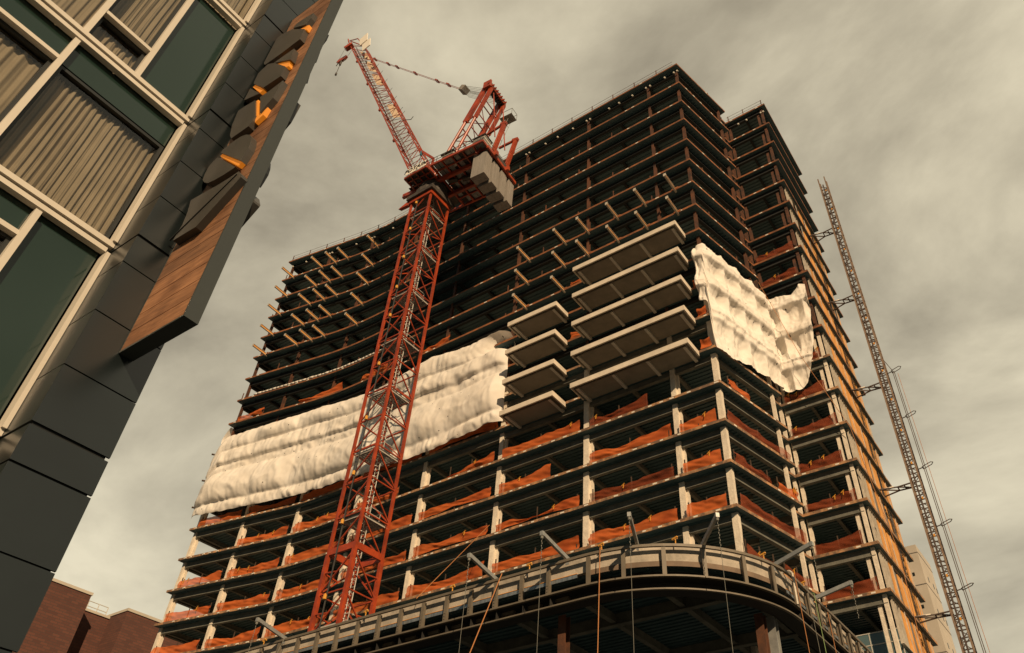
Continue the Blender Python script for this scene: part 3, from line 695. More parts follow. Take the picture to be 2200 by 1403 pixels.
def rib_mb(s, gusset):
    m = MB(); q, n = ring_at(s); t = Vector((-n.y, n.x))
    def P(a, b, z): return (q.x+n.x*a+t.x*b, q.y+n.y*a+t.y*b, z)
    m.hexa([P(.02,-.10,15.42),P(.02,.10,15.42),P(-.03,.10,15.42),P(-.03,-.10,15.42),P(.02,-.10,ZT-.13),P(.02,.10,ZT-.13),P(-.03,.10,ZT-.13),P(-.03,-.10,ZT-.13)])
    m.hexa([P(-.03,-.02,15.42),P(-.03,.02,15.42),P(-.22,.02,15.42),P(-.22,-.02,15.42),P(-.03,-.02,ZT-.13),P(-.03,.02,ZT-.13),P(-.22,.02,ZT-.13),P(-.22,-.02,ZT-.13)])
    if gusset:
        for b in (-.03, .03):
            m.sweep([P(-.03,b,15.42),P(-.26,b,15.42),P(-.24,b,15.95),P(-.03,b,16.15)], (t.x*.01,t.y*.01,0))
        for zz in (15.55,15.7,15.85): m.tube(P(.03,.0,zz), P(.05,.0,zz), .035, 6)
    return m
s = -42.5
La = RR*math.pi/2
ribs = []
while s < -1: ribs.append((s, True)); s += 1.62
for s in (.3, 2.1, 4.0, 5.9, 8.0, 9.9): ribs.append((s, False))
s = La+.3
while s < La+15: ribs.append((s, s > La+1)); s += 1.62
for s, gs in ribs: rib_mb(s, gs).build('rib', M['ring_steel'], pod)
for s, gs in ribs[::1]:
    if s < -1 or s > La:
        q, n = ring_at(s+.45, .5); m = MB(); m.bar((q.x,q.y,15.25),(q.x-n.x*.4,q.y-n.y*.4,15.25),.8,.16); m.build('seat_plate', M['ring_steel'], pod)
        q, n = ring_at(s+.1, .4); m = MB(); m.bar((q.x,q.y,14.802),(q.x,q.y,15.338),.03,.62,up=(n.x,n.y,0)); m.build('web_stiffener', M['ring_dark'], pod)
# podium deck, its beams and posts
p, n = ring(.7, .8)
poly = [(a[0],a[1]) for a in p]+[(-20,52),(-78,52)]
m = MB(); m.prism(poly, 16.05, 16.4); y = 30.7
while y < 50:
    m.box(-77, -13.2 if y > 37 else -16.5, y, y+.2, 15.97, 16.049); y += .42
dk = m.build('podium_deck', M['deck'], pod)
m = MB()
for x in (-71,-66.8,-62.6,-58.4,-54.2,-50,-45.8,-41.6,-37.4,-33.2,-29,-24.8,-20.6,-16.6): ibeam(m, (x,30.7 if x < -19 else 33), (x+.1,51), .5, 15.97, .3, .1)
ibeam(m, (-77,34.6), (-13,34.6), .62, 15.96, .34, .1); ibeam(m, (-77,40.6), (-12.8,40.6), .62, 15.955, .34, .1); ibeam(m, (-13.4,37), (-13.4,51), .5, 15.95, .3, .1)
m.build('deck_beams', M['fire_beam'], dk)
for x, y, mt in ((-21.2,30.9,'rust'),(-45.5,30.9,'rust'),(-57.5,30.9,'rust'),(-33.4,31.2,'ring_dark'),(-13.15,35.6,'rust'),(-12.85,36.3,'davit'),(-25.6,38.6,'ring_dark'),(-33.8,38.6,'ring_dark'),(-13.2,44.2,'rust')):
    m = MB(); hcol(m, x, y, GZ, 14.73 if y < 37 else 15.95, .42); m.build('podium_post', M[mt], pod)
m = MB(); m.box(-76,-24,47,47.4,GZ,15.8); m.build('podium_back_wall', M['core'], pod)

# outrigger arms on the ledge, each with its chain
DV = [(-21.45,'left most grey outrigger arm on the ledge, crossing in front of the red mast'),(-5.55,'grey outrigger arm on the straight front of the ledge'),(-1.1,'dark outrigger arm pointing straight at the street where the ledge begins to curve'),(2.75,'grey outrigger arm at the crown of the curved ledge'),(6.0,'grey outrigger arm on the curve, beside the corner column'),(10.6,'pale outrigger arm at the end of the curve'),(15.6,'pale outrigger arm furthest back along the right side of the ledge')]
for s, lab in DV:
    q, n = ring_at(s, .15); t = Vector((-n.y, n.x))
    d = thing('outrigger_arm', (q.x,q.y,ZT), lab, 'outrigger arm', 'outrigger arms on the ledge')
    a = Vector((q.x-n.x*.25,q.y-n.y*.25,ZT+.18)); b = Vector((q.x+n.x*2.0,q.y+n.y*2.0,ZT+.62))
    m = MB(); m.bar(a, b, .14, .2); m.bar(a+Vector((0,0,-.02)), (a.x,a.y,ZT-.1), .2, .2)
    m.bar(b-Vector((n.x*.05,n.y*.05,.02)), b+Vector((n.x*.10,n.y*.10,-.02)), .17, .22); m.build('arm', M['davit'], d)
    m = MB(); e = b+Vector((n.x*.02,n.y*.02,-.14)); z = e.z
    m.tube(e, e-Vector((0,0,.14)), .07, 8)
    for k in range(14): m.tube((e.x+.015*(-1)**k,e.y,z-.1-k*.12), (e.x+.015*(-1)**k,e.y,z-.19-k*.12), .020, 6)
    m.build('chain', M['rope_grey'], d)
def rope(pts, r, mt, label, grp='ropes hanging at the ledge'):
    m = MB()
    for a, b in zip(pts, pts[1:]): m.tube(a, b, r, 6)
    tag(m.build('rope', M[mt], None, base=pts[-1]), label, 'rope', grp)
for i, (s, lab) in enumerate(DV[1:5]):
    q, n = ring_at(s, -1.87); rope([(q.x,q.y,ZT-1.1),(q.x,q.y,-1)], .011, 'rope_grey', ['thin grey rope under the outrigger arm on the straight front','thin grey rope under the dark outrigger arm','thin grey rope under the outrigger arm at the crown of the curve','thin grey rope under the outrigger arm beside the corner column'][i])
for s, mt, r, lab in ((1.0,'rope_orange',.022,'orange rope hanging over the middle of the curved ledge'),(11.9,'rope_orange',.017,'orange rope hanging just right of the bent pipe'),(16.4,'rope_orange',.016,'orange rope hanging furthest right on the ledge'),(14.6,'rope_green',.016,'green rope hanging over the right side of the ledge'),(13.6,'rope_grey',.012,'grey rope beside the green one')):
    q, n = ring_at(s, -.12); pts = [(q.x-n.x*.3,q.y-n.y*.3,ZT+.12),(q.x,q.y,ZT+.08)]
    for k in range(1, 9): pts.append((q.x+n.x*.03*k*math.sin(k), q.y+n.y*.12*k, ZT-k*2.2))
    rope(pts, r, mt, lab)
rope([(-35.9,41.9,28.5),(-29.9,29.5,ZT+.1)], .02, 'rope_orange', 'slanting orange rope from an open floor down to the ledge')
rope([(-24.1,29.45,ZT+.1),(-24.9,26.5,8)], .026, 'rope_orange', 'slanting orange rope from the ledge down to the street')
rope([(-40.2,29.5,ZT),(-40.5,28.0,10.5)], .02, 'rope_grey', 'slanting grey rope under the red mast')
rope([(-14.35,50.7,50.5),(-12.0,50.2,40.5),(-9.9,51.4,33.5),(-9.2,53,24),(-9.3,52.2,16)], .022, 'rope_orange', 'thin brown line hanging across the wrapped corner and recessed bay')
m = MB(); q, n = ring_at(11.5, .1); a = Vector((q.x,q.y,ZT+.1))
m.tube(a-Vector((.5,0,0)), a+Vector((.12,0,.02)), .06); m.tube(a+Vector((.12,0,.02)), a+Vector((.25,0,-.12)), .06); m.tube(a+Vector((.25,0,-.12)), a+Vector((.25,0,-1.7)), .06)
tag(m.build('bent_pipe', M['stud'], None, base=a), 'pale bent pipe hooked over the ledge at the end of its curve', 'pipe')
for k, s in enumerate((-23,-14.5,-8.2,-3.2,1.0,4.6,9.4,13.6)):
    q, n = ring_at(s, .05); m = MB()
    m.tube((q.x,q.y,ZT), (q.x,q.y,ZT+.28), .03); m.bar((q.x-.16,q.y,ZT+.28),(q.x+.14,q.y-.05,ZT+.34), .09,.07); m.bar((q.x,q.y-.1,ZT+.2),(q.x+.03,q.y+.12,ZT+.36), .06,.06)
    tag(m.build('yellow_clamp', M['amber'], None, base=(q.x,q.y,ZT)), 'small yellow clamp on the top rail of the ledge, %s' % ['left of the red mast','far left of the arms','below the fourth bay','left of the curve','where the orange rope hangs','on the curve','past the corner column','on the right side'][k], 'clamp', 'yellow clamps on the ledge rail')

# glazed corner of the lower storeys at the right
gb = thing('glass_storefront', (-12.2,53.4,GZ), 'blue grey glazed corner of the lower storeys at the bottom right', 'glass box')
m = MB(); m.box(-13.3,-10.45,53.0,53.3,6,19.2); m.box(-10.75,-10.45,53.3,62,6,19.2); m.build('glazing', M['glass_box'], gb)
m = MB()
for z in (19.2,18.45,16.6,14.8): m.box(-13.32,-10.43,52.97,53.0,z-.03,z+.03)
for x in (-12.4,-11.35,-10.46): m.box(x-.03,x+.03,52.975,53.02,6,19.2)
m.box(-12.1,-10.1,52.6,53.05,17.05,17.15); m.build('glazing_bars', M['light_steel'], gb)

# ------------------------------------------------------------------ tower crane
K = Vector((-41.84,34.77)); HA = R(4.57); hd = Vector((math.cos(HA), math.sin(HA))); hn = Vector((-hd.y, hd.x)); ZD = 65.6
def CP(a, b, z): return Vector((K.x+hd.x*a+hn.x*b, K.y+hd.y*a+hn.y*b, ZD+z))   # along the deck, across it, above its underside
crane = thing('tower_crane', (K.x,K.y,GZ), 'tall red luffing tower crane standing in front of the unfinished tower', 'crane')
hs = 1.3
corner = {'L':(K.x-hs,K.y-hs),'C':(K.x+hs,K.y-hs),'R':(K.x+hs,K.y+hs),'B':(K.x-hs,K.y+hs)}
ORDER = 'LCRB'
def mast_section(z0, z1, n, w, heavy, idx):
    m = MB()
    for q in ORDER:
        x, y = corner[q]
        m.box(x-w/2,x+w/2,y-w/2,y+w/2,z0,z1)
    h = (z1-z0)/n
    for k in range(n):
        za, zb_ = z0+k*h, z0+(k+1)*h
        for a, b in (('L','C'),('R','C'),('L','B'),('R','B')):
            pa, pb = corner[a], corner[b]
            m.bar((*pa,za),(*pb,za), .09, .09)
            m.bar((*pb,zb_-.15),(*pa,za+.12), .085, .09)
            if heavy: m.bar((*pa,za+h*.55),((pa[0]+pb[0])/2,(pa[1]+pb[1])/2,za+h*.5), .09, .09)
    sec = m.build('mast_section', M['crane'], crane)
    g_ = MB()                                 # pale gusset plates and landing edges
    for q in ('C','R','L'):
        x, y = corner[q]
        for k in range(n):
            z = z0+k*h; g_.box(x-w/2-.012,x+w/2+.012,y-w/2-.012,y-w/2-.002,z-.1,z+.25)
    return sec
zz = 10.; i = 0
secs = [(10,24.4,5,.27,True)]
z = 24.4
while z < 63.5: secs.append((z, min(z+5.6,64.1), 2, .20, False)); z += 5.6
for sct in secs: mast_section(*sct, 0)
# heavy collar between the thicker foot and the upper mast
m = MB()
for a, b in (('L','C'),('C','R'),('L','B'),('B','R')): m.bar((*corner[a],24.6),(*corner[b],24.6),.18,.48)
m.build('mast_collar', M['crane'], crane)
# ladder, landings and cable inside the mast
for j, z in enumerate([13.5,19.2]+[24.4+5.6*k+2.6 for k in range(7)]):
    m = MB(); y = K.y-hs+.3
    while y < K.y+hs-.2: m.box(K.x-hs+.25,K.x+hs-.25,y,y+.10,z,z+.03); y += .15
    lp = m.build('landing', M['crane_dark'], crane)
    m = MB(); m.box(K.x-hs+.16,K.x+hs-.12,K.y-hs+.14,K.y-hs+.2,z-.06,z+.12); m.box(K.x+hs-.2,K.x+hs-.14,K.y-hs+.2,K.y+hs-.14,z-.06,z+.12); m.build('landing_edge', M['light_steel'], lp)
    m = MB()
    for a, b in (((.1,-.3),(.9,-.3)),((.9,-.3),(.9,.7))):
        for hh in (.55,1.05): m.bar((K.x+a[0],K.y+a[1],z+hh),(K.x+b[0],K.y+b[1],z+hh),.035)
    for q in ((.1,-.3),(.9,-.3),(.9,.7)): m.bar((K.x+q[0],K.y+q[1],z),(K.x+q[0],K.y+q[1],z+1.05),.035)
    m.build('landing_rail', M['light_steel'], lp)
m = MB(); lx, ly = K.x+.25, K.y+.1
for dx in (-.2,.2): m.tube((lx+dx,ly,10),(lx+dx,ly,64),.035,6)
z = 10
while z < 64:
    m.bar((lx-.2,ly,z),(lx+.2,ly,z),.03)
    if int(z/.3) % 3 == 0:
        pts = [(lx+.36*math.cos(a),ly-.35+.36*math.sin(a),z) for a in [math.pi*.5+2*math.pi*k/10 for k in range(11)]]
        for a, b in zip(pts, pts[1:]): m.bar(a, b, .03)
    z += .3
m.build('ladder', M['light_steel'], crane)
m = MB(); x, y = K.x-.35, K.y-hs-.12; z = 11
while z < 63: m.tube((x+.1*noise.noise((z*.2,1,1)),y,z),(x+.1*noise.noise(((z+2)*.2,1,1)),y,z+2),.06,6); z += 2
cbl = m.build('power_cable', M['cable'], crane)
for z in (14,17,21,26.5,30.5,35.5,41,46.5,50,54,58,62):
    m = MB(); m.tube((x,y-.12,z),(x,y-.12,z+.3),.12,8); m.tube((x,y-.12,z+.3),(x,y-.12,z+.38),.06,8); m.build('mast_lamp', M['amber'], cbl)
# slewing head
m = MB(); n = 16
m.tube((K.x,K.y,63.7),(K.x,K.y,64.3),1.75,n); m.tube((K.x,K.y,64.3),(K.x,K.y,65.4),1.5,n)
m.box(K.x-1.75,K.x+1.75,K.y-1.75,K.y+1.75,63.2,63.7)
m.build('slewing_ring', M['crane_dark'], crane)  # dark steel instead of red puts the deck's shade into the ring
m = MB(); m.box(K.x-1.5,K.x+1.5,K.y-1.52,K.y-1.42,62.7,63.2); m.box(K.x+1.42,K.x+1.52,K.y-1.4,K.y+1.5,62.7,63.2); m.sweep([(K.x-hs-.1,K.y-hs-.15,63.6),(K.x-hs-1.3,K.y-hs-.5,62.3),(K.x-hs-.4,K.y-hs-.2,62.7)], (.12,.35,0)); m.build('mast_head', M['crane'], crane)
# machine deck: edge beams, cross beams, grating
A0, A1, B0, B1 = -2.4, 7.95, -2.6, 3.3
m = MB()
for b in (B0, B1): m.bar(CP(1.55 if b < 0 else -2.2,b,.16), CP(A1,b,.16), .16, .32)
m.bar(CP(A1,B0,.16), CP(A1,B1,.16), .16, .32); m.bar(CP(1.6,B0,.16), CP(1.6,B1,.16), .16, .3)
for b in (-.75, 1.35): m.bar(CP(-3.4,b,.0), CP(A1+.6,b,.0), .28, .6)
for a in (2.9,4.1,5.4,6.7): m.bar(CP(a,B0,.12), CP(a,B1,.12), .12, .22)
for b in (-1.7,.3,2.3): m.bar(CP(1.6,b,.13), CP(A1,b,.13), .1, .2)
deck = m.build('machine_deck', M['crane'], crane)
m = MB()
random.seed(5)
for a in (1.75,2.35,3.05,3.6,4.25,4.8,5.55,6.1,6.85,7.4):
    for b in (-2.5,-1.6,-.6,.4,1.5,2.4):
        if random.random() < .82:
            q = [CP(a,b,.27),CP(a+.5,b,.27),CP(a+.5,b+.78,.27),CP(a,b+.78,.27)]; m.sweep(q, (0,0,.03))
m.build('deck_grating', M['grate'], deck)
m = MB(); m.sweep([CP(1.65,-2.5,.42),CP(7.9,-2.5,.42),CP(7.9,3.2,.42),CP(1.65,3.2,.42)], (0,0,.06)); m.sweep([CP(-2.4,-1.2,.3),CP(1.6,-1.2,.3),CP(1.6,2.9,.3),CP(-2.4,2.9,.3)], (0,0,.06)); m.build('deck_plate', M['crane_dark'], deck)  # dark plates added so the deck's underside reads as shaded
m = MB(); m.box(0,0,0,0,0,0) if 0 else None
for a, b, c, w in ((2.2,-.2,.05,.9),(3.6,.2,-.05,1.1),(5.2,.1,.0,1.0),(4.4,2.6,.1,.8),(6.3,2.2,.1,.7)):
    m.bar(CP(a,b,c-.1), CP(a+w,b+.2,c-.1), .4, .4)
m.build('deck_gear', M['crane_dark'], deck)
# operator side platform with the name board
m = MB()
m.bar(CP(-1.85,-2.55,.1), CP(1.15,-2.75,.1), .14, .26); m.bar(CP(-1.85,-2.55,.1), CP(-1.75,-.4,.1), .14, .26); m.bar(CP(1.15,-2.7,.1), CP(1.15,-.6,.1), .14, .26)
for a in (-1.1,-.35,.4): m.bar(CP(a,-2.6,.08), CP(a,-.5,.08), .09, .16)
for b in (-2.0,-1.3,-.7): m.bar(CP(-1.8,b,.08), CP(1.1,b,.08), .09, .16)
sp = m.build('side_platform', M['crane'], crane)
m = MB()
m.sweep([CP(-1.75,-2.5,.3),CP(1.1,-2.5,.3),CP(1.1,-.5,.3),CP(-1.75,-.5,.3)], (0,0,.03))
for a in (-1.75,-1.0,-.25,.5):
    for b in (-2.45,-1.9,-1.2):
        q = [CP(a,b,.2),CP(a+.6,b,.2),CP(a+.6,b+.5,.2),CP(a,b+.5,.2)]; m.sweep(q, (0,0,.03))
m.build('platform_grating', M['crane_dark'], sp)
m = MB(); m.bar(CP(-1.62,-2.72,.70), CP(1.1,-2.86,.70), .04, .95); bd = m.build('name_board', M['cream'], sp)
cu = bpy.data.curves.new('board_lettering', 'FONT'); cu.body = 'POTAIN'; cu.size = .78; cu.shear = .28; cu.extrude = .008; cu.offset = .022; cu.align_x = 'CENTER'; cu.align_y = 'CENTER'; cu.space_character = 1.08
tmp = bpy.data.objects.new('tmp', cu); COL.objects.link(tmp); bpy.context.view_layer.update()
tm = bpy.data.meshes.new_from_object(tmp.evaluated_get(bpy.context.evaluated_depsgraph_get())); bpy.data.objects.remove(tmp)
d_ = (CP(1.05,-2.86,.62)-CP(-1.5,-2.72,.62)).normalized(); c_ = CP(-.36,-2.80,.74)+Vector((d_.y,-d_.x,0))*.03
u_ = Vector((0,0,1)); nn_ = Vector((d_.y,-d_.x,0))
tm.transform(Matrix(((d_.x,u_.x,nn_.x,c_.x-crane['_b'][0]),(d_.y,u_.y,nn_.y,c_.y-crane['_b'][1]),(d_.z,u_.z,nn_.z,c_.z-crane['_b'][2]),(0,0,0,1))))
tm.materials.clear(); tm.materials.append(M['black']); lo = bpy.data.objects.new('board_lettering', tm); COL.objects.link(lo); lo.parent = bd
m = MB()
for k in range(3): m.bar(CP(.78+.09*k,-2.88,.52), CP(.86+.09*k,-2.88,.82), .05, .02)
m.bar(CP(-.2,-2.83,.33), CP(.0,-2.84,.36), .05, .04); m.build('board_stripes', M['black'], bd)
# rails on the deck edge
m = MB()
for k in range(11):
    a = A0+1+k*.9; m.bar(CP(a,B0,.3), CP(a,B0,1.3), .04)
for h in (.8,1.3): m.bar(CP(A0+1,B0,h), CP(A1,B0,h), .04)
for h in (.8,1.3): m.bar(CP(A1,B0,h), CP(A1,B1,h), .04)
m.build('deck_rail', M['hoist_dark'], deck)
# louvred boxes
for a, b, l, w, h in ((2.55,-2.3,1.5,1.1,1.1),(6.5,-2.3,1.4,1.1,1.25),(3.4,1.6,1.6,1.2,1.1)):
    m = MB(); m.bar(CP(a,b+w/2,.35+h/2), CP(a+l,b+w/2,.35+h/2), w, h); bx = m.build('winch_box', M['light_steel'], crane)
    m = MB()
    for k in range(4): m.bar(CP(a+.1,b-.015,.55+k*.2), CP(a+l-.1,b-.015,.55+k*.2), .03, .05)
    m.bar(CP(a-.1,b+w/2,.35+h+.05), CP(a+l+.1,b+w/2,.35+h+.05), w+.3, .07); m.build('box_louvres', M['crane_dark'], bx)
m = MB(); m.tube(CP(5.1,-.9,1.0), CP(5.1,1.5,1.0), .6, 14); m.tube(CP(5.1,-1.0,1.0), CP(5.1,-.9,1.0), .85, 14); m.tube(CP(5.1,1.5,1.0), CP(5.1,1.6,1.0), .85, 14); m.build('winch_drum', M['crane_dark'], crane)
# small service jib
m = MB(); m.bar(CP(.55,-1.5,3.3), CP(-1.75,-1.6,6.25), .2, .26); m.bar(CP(.55,-1.5,.3), CP(.55,-1.5,3.4), .2, .2); sj = m.build('service_jib', M['crane'], crane)
m = MB(); m.bar(CP(-1.35,-1.6,5.7), CP(-1.35,-1.6,5.0), .2, .2); m.tube(CP(-1.35,-1.6,5.0), CP(-1.35,-1.6,3.6), .025, 6); m.build('service_hoist', M['blue'], sj)
# a-frame: two tube pairs, rungs, head sheaves, ladder, platform
def lin(p, q, t): return p+(q-p)*t
FR = [[CP(.4,b,.4), CP(5.75,b,14.0)] for b in (-.95,1.65)]
BK = [[CP(2.0,b,.4), CP(6.55,b,13.2)] for b in (-.95,1.65)]
m = MB()
for f in FR: m.tube(f[0], lin(*f,.62), .17, 10); m.bar(lin(*f,.60), lin(*f,1.03), .34, .60)
for f in BK: m.tube(f[0], lin(*f,.66), .16, 10); m.bar(lin(*f,.64), f[1], .30, .42)
for t in (.18,.36,.54,.7,.86): m.bar(lin(*FR[0],t), lin(*FR[1],t), .11, .11); m.bar(lin(*BK[0],t), lin(*BK[1],t), .09, .09)
for t in (.2,.4,.6): 
    for k in (0,1): m.bar(lin(*FR[k],t), lin(*BK[k],t+.08), .09, .09)
    m.bar(lin(*FR[0],t), lin(*FR[1],t+.18), .07, .07); m.bar(lin(*BK[1],t), lin(*BK[0],t+.18), .07, .07)
af = m.build('a_frame', M['crane'], crane)
m = MB()
for k in range(9): m.tube(CP(6.15,-1.0+k*.33,14.0), CP(6.15,-.9+k*.33,14.0), .5, 14)
m.tube(CP(6.15,-1.2,14.0), CP(6.15,1.9,14.0), .12, 8); m.build('head_sheaves', M['crane_dark'], af)
m = MB(); m.bar(CP(6.15,-1.35,13.9), CP(6.15,-1.1,13.9), 1.0, 1.2); m.bar(CP(6.15,1.75,13.9), CP(6.15,2.0,13.9), .8, 1.0)
m.bar(CP(6.5,-1.2,13.75), CP(6.5,1.9,13.75), .16, .2)
for k in range(7): m.bar(CP(6.45,-1.0+k*.42,13.75), CP(6.95,-1.0+k*.42,13.5), .12, .2)
m.bar(CP(6.15,-1.2,13.9), CP(6.5,-1.2,13.75), .3, .3); m.bar(CP(6.15,1.85,13.9), CP(6.5,1.85,13.75), .3, .3)
m.build('head_plate', M['crane'], af)
m = MB()
for k in (-.28,.28): m.tube(CP(4.1,1.95+k,1), CP(7.05,1.95+k,10.4), .04, 6)
for k in range(30): t = k/29; m.bar(CP(4.1+2.95*t,1.67,1+9.4*t), CP(4.1+2.95*t,2.23,1+9.4*t), .035)
for k in range(10): t = k/9; m.bar(CP(4.5+2.95*t,1.67,.9+9.4*t), CP(4.5+2.95*t,2.23,.9+9.4*t), .03)
m.tube(CP(4.55,1.67,1), CP(7.45,1.67,10.4), .025, 6); m.tube(CP(4.55,2.23,1), CP(7.45,2.23,10.4), .025, 6); m.build('frame_ladder', M['grate'], af)
m = MB(); m.bar(CP(6.4,1.9,10.4), CP(8.0,1.9,10.4), 1.1, .06)
for q in ((6.4,1.4),(8,1.4),(8,2.4),(6.4,2.4)): m.bar(CP(*q,10.4), CP(*q,11.4), .04)
m.bar(CP(8,1.4,11.4), CP(8,2.4,11.4), .04); m.bar(CP(6.4,2.4,11.4), CP(8,2.4,11.4), .04); m.bar(CP(6.4,1.4,11.4), CP(8,1.4,11.4), .04); m.build('frame_platform', M['grate'], af)
for b in (-.6,1.3):
    m = MB(); m.tube(CP(6.7,b,12.6), CP(7.75,b,3.5), .06, 8); m.tube(CP(7.2,b,8.2), CP(7.32,b,7.4), .12, 8); m.build('back_stay', M['crane'], af)
# rear lifting bents
for b in (-.55,1.75):
    m = MB(); m.bar(CP(7.55,b,-.1), CP(8.75,b,5.25), .34, .42); m.bar(CP(8.85,b,5.3), CP(6.6,b,4.75 if b < 0 else 5.2), .2, .26); m.bar(CP(8.3,b,5.35), CP(9.0,b,5.2), .36, .36)
    m.tube(CP(7.75,b-.24,.6), CP(8.45,b-.24,3.6), .06, 6); m.build('ballast_bent', M['crane'], crane)
m = MB(); m.bar(CP(7.6,-.3,.5), CP(7.6,1.6,.5), .9, .9); m.build('ballast_winch', M['crane_dark'], crane)
m = MB(); m.bar(CP(8.15,-2.0,-.2), CP(8.15,3.2,-.2), .2, .35); m.bar(CP(6.9,-1.9,-.3), CP(7.3,-1.95,.3), .12, .14); m.tube(CP(6.75,-2.0,-.4), CP(6.95,-1.9,-.35), .16, 8); m.build('ballast_beam', M['crane'], crane)
for k in range(4):
    b = -1.75+k*1.32; a = 6.75+.02*k; z0 = -3.9
    m = MB()
    for dx, dw in ((0,.78),(.80,.78)): m.bar(CP(a+dx,b+.5,-.45), CP(a+dx,b+.5,z0), dw, 1.0, up=(hn.x,hn.y,0))
    for j in range(5): m.bar(CP(a+1.19,b+.12+.19*j,-.5), CP(a+1.19,b+.12+.19*j,z0+.05), .03, .08, up=(hn.x,hn.y,0))
    blk = m.build('ballast_block', M['ballast'], crane)
    m = MB(); m.bar(CP(a+.4,b+.5,-.45), CP(a+.4,b+.5,-.1), .3, .3); m.build('lifting_lug', M['crane_dark'], blk)
# luffing jib
JL0, JL1 = Vector((-3.1,0,3.6)), Vector((-25.3,0,52.6)); JU0, JU1 = Vector((-1.15,0,4.2)), Vector((-21.0,0,47.6))
bL = (-.55, 1.25)
def J(p, b): return CP(p.x, b, p.z)
jm = MB(); NP = 20
for b in bL:
    jm.bar(J(JL0,b), J(JL1,b*.8+.07), .14, .14); jm.bar(J(JU0,b), J(JU1,b*.8+.07), .13, .13)
def jp(P, Q, t, b): q = P+(Q-P)*t; return J(q, b+(b*.8+.07-b)*t)
for k in range(NP):
    t0, t1 = k/NP, (k+1)/NP
    for b in bL:
        jm.bar(jp(JL0,JL1,t0,b), jp(JU0,JU1,t1*.99,b), .055, .055); jm.bar(jp(JL0,JL1,t1*.97,b), jp(JU0,JU1,t1*.99,b), .05, .05)
    jm.bar(jp(JL0,JL1,t0,bL[0]), jp(JL0,JL1,t0,bL[1]), .07); jm.bar(jp(JU0,JU1,t0,bL[0]), jp(JU0,JU1,t0,bL[1]), .07)
    jm.bar(jp(JL0,JL1,t0,bL[k%2]), jp(JL0,JL1,t1,bL[1-k%2]), .06); jm.bar(jp(JU0,JU1,t0,bL[1-k%2]), jp(JU0,JU1,t1,bL[k%2]), .06)
    if k % 4 == 0:
        for b in bL: q = jp(JL0,JL1,t0,b); jm.bar(q-Vector((.12,0,.2)), q+Vector((-.12,0,.25)), .26, .26)
        q = jp(JU0,JU1,t0+.02,bL[0]); jm.bar(q-Vector((.0,0,.2)), q+Vector((0,0,.25)), .24, .24)
for b in bL:
    jm.bar(J(JL1,b*.8+.07), J(Vector((-26.3,0,54.9)),.35+.35*(1 if b > 0 else -1)), .15, .15); jm.bar(J(JU1,b*.8+.07), J(Vector((-23.0,0,51.4)),b*.8), .14, .14)
    jm.bar(J(Vector((-23.0,0,51.4)),b*.8), J(Vector((-26.3,0,54.9)),.35), .12, .12)
jib = jm.build('luffing_jib', M['crane'], crane)
for t0, t1 in ((.40,.50),(.66,.76),(.79,.89),(.91,.99)):     # plywood decked stretches of the walkway inside the jib
    a, b = JL0+(JL1-JL0)*t0, JL0+(JL1-JL0)*t1; c, d = JU0+(JU1-JU0)*t0, JU0+(JU1-JU0)*t1
    m = MB(); q = [J(a+(c-a)*.35,1.05), J(b+(d-b)*.35,1.05), J(b+(d-b)*.95,1.05), J(a+(c-a)*.95,1.05)]; m.sweep(q, (0,.03,0)); m.build('jib_board', M['tan_board'], jib)
m = MB()
for b in (.1,.6): m.bar(jp(JL0,JL1,.01,b)+Vector((.5,0,.2)), jp(JL0,JL1,.97,b)+Vector((.5,0,.2)), .06, .06)
m.build('jib_walkway', M['grate'], jib)
for k in range(2):
    c = CP(-21.3+1.15*k,-.7,47.9-2.6*k+.9); m = MB()
    m.sweep([c+Vector((-.85,0,1.2)), c+Vector((.75,0,1.75)), c+Vector((1.35,0,-.95)), c+Vector((-.1,0,-1.4))], (0,.12,0)); m.build('tip_board', M['cream'], jib)
m = MB(); q = jp(JU0,JU1,.30,-.6); m.bar(q, q+Vector((2.0,-.3,-1.9)), .06); m.bar(q+Vector((2.0,-.3,-1.9)), q+Vector((2.3,-.3,-1.5)), .06); m.build('anchor_arm', M['crane_dark'], jib)
for t in (.33,.36,.45,.52,.6,.68,.75,.82):
    m = MB(); q = jp(JU0,JU1,t,-.6); m.bar(q, q+Vector((.75,-.1,.4)), .035); m.build('jib_peg', M['crane_dark'], jib)
m = MB(); c = J(Vector((-24.0,0,50.6)),-.3); m.bar(c, c+Vector((-1.0,-.3,-.9)), .7, .6); m.build('tip_sheave_case', M['crane'], jib)
# pendant bars and luffing ropes
pa, pb = CP(-18.75,.35,43.0), CP(.9,.35,19.15); m = MB(); 
for b in (-.13,.13): m.tube(pa+Vector((0,b,0)), pb+Vector((0,b,0)), .032, 6)
for t in (.03,.2,.31,.52,.75,.86): q = lin(pa,pb,t); q2 = lin(pa,pb,t+.025); m.bar(q, q2, .52, .16)
m.build('pendant_bar', M['crane'], crane)
m = MB(); m.bar(pb, pb+Vector((.65,0,-.6)), .95, .75); m.build('luffing_block', M['ballast'], crane)
m = MB()
for k in range(6):
    b = -.5+.28*k; m.tube(pb+Vector((.6,b*.8,-.2)), CP(6.0,b+.35,14.5), .022, 5); m.tube(pb+Vector((.4,b*.8,-.9)), CP(5.9,b+.35,13.5), .022, 5)
m.build('luffing_ropes', M['grate'], crane)
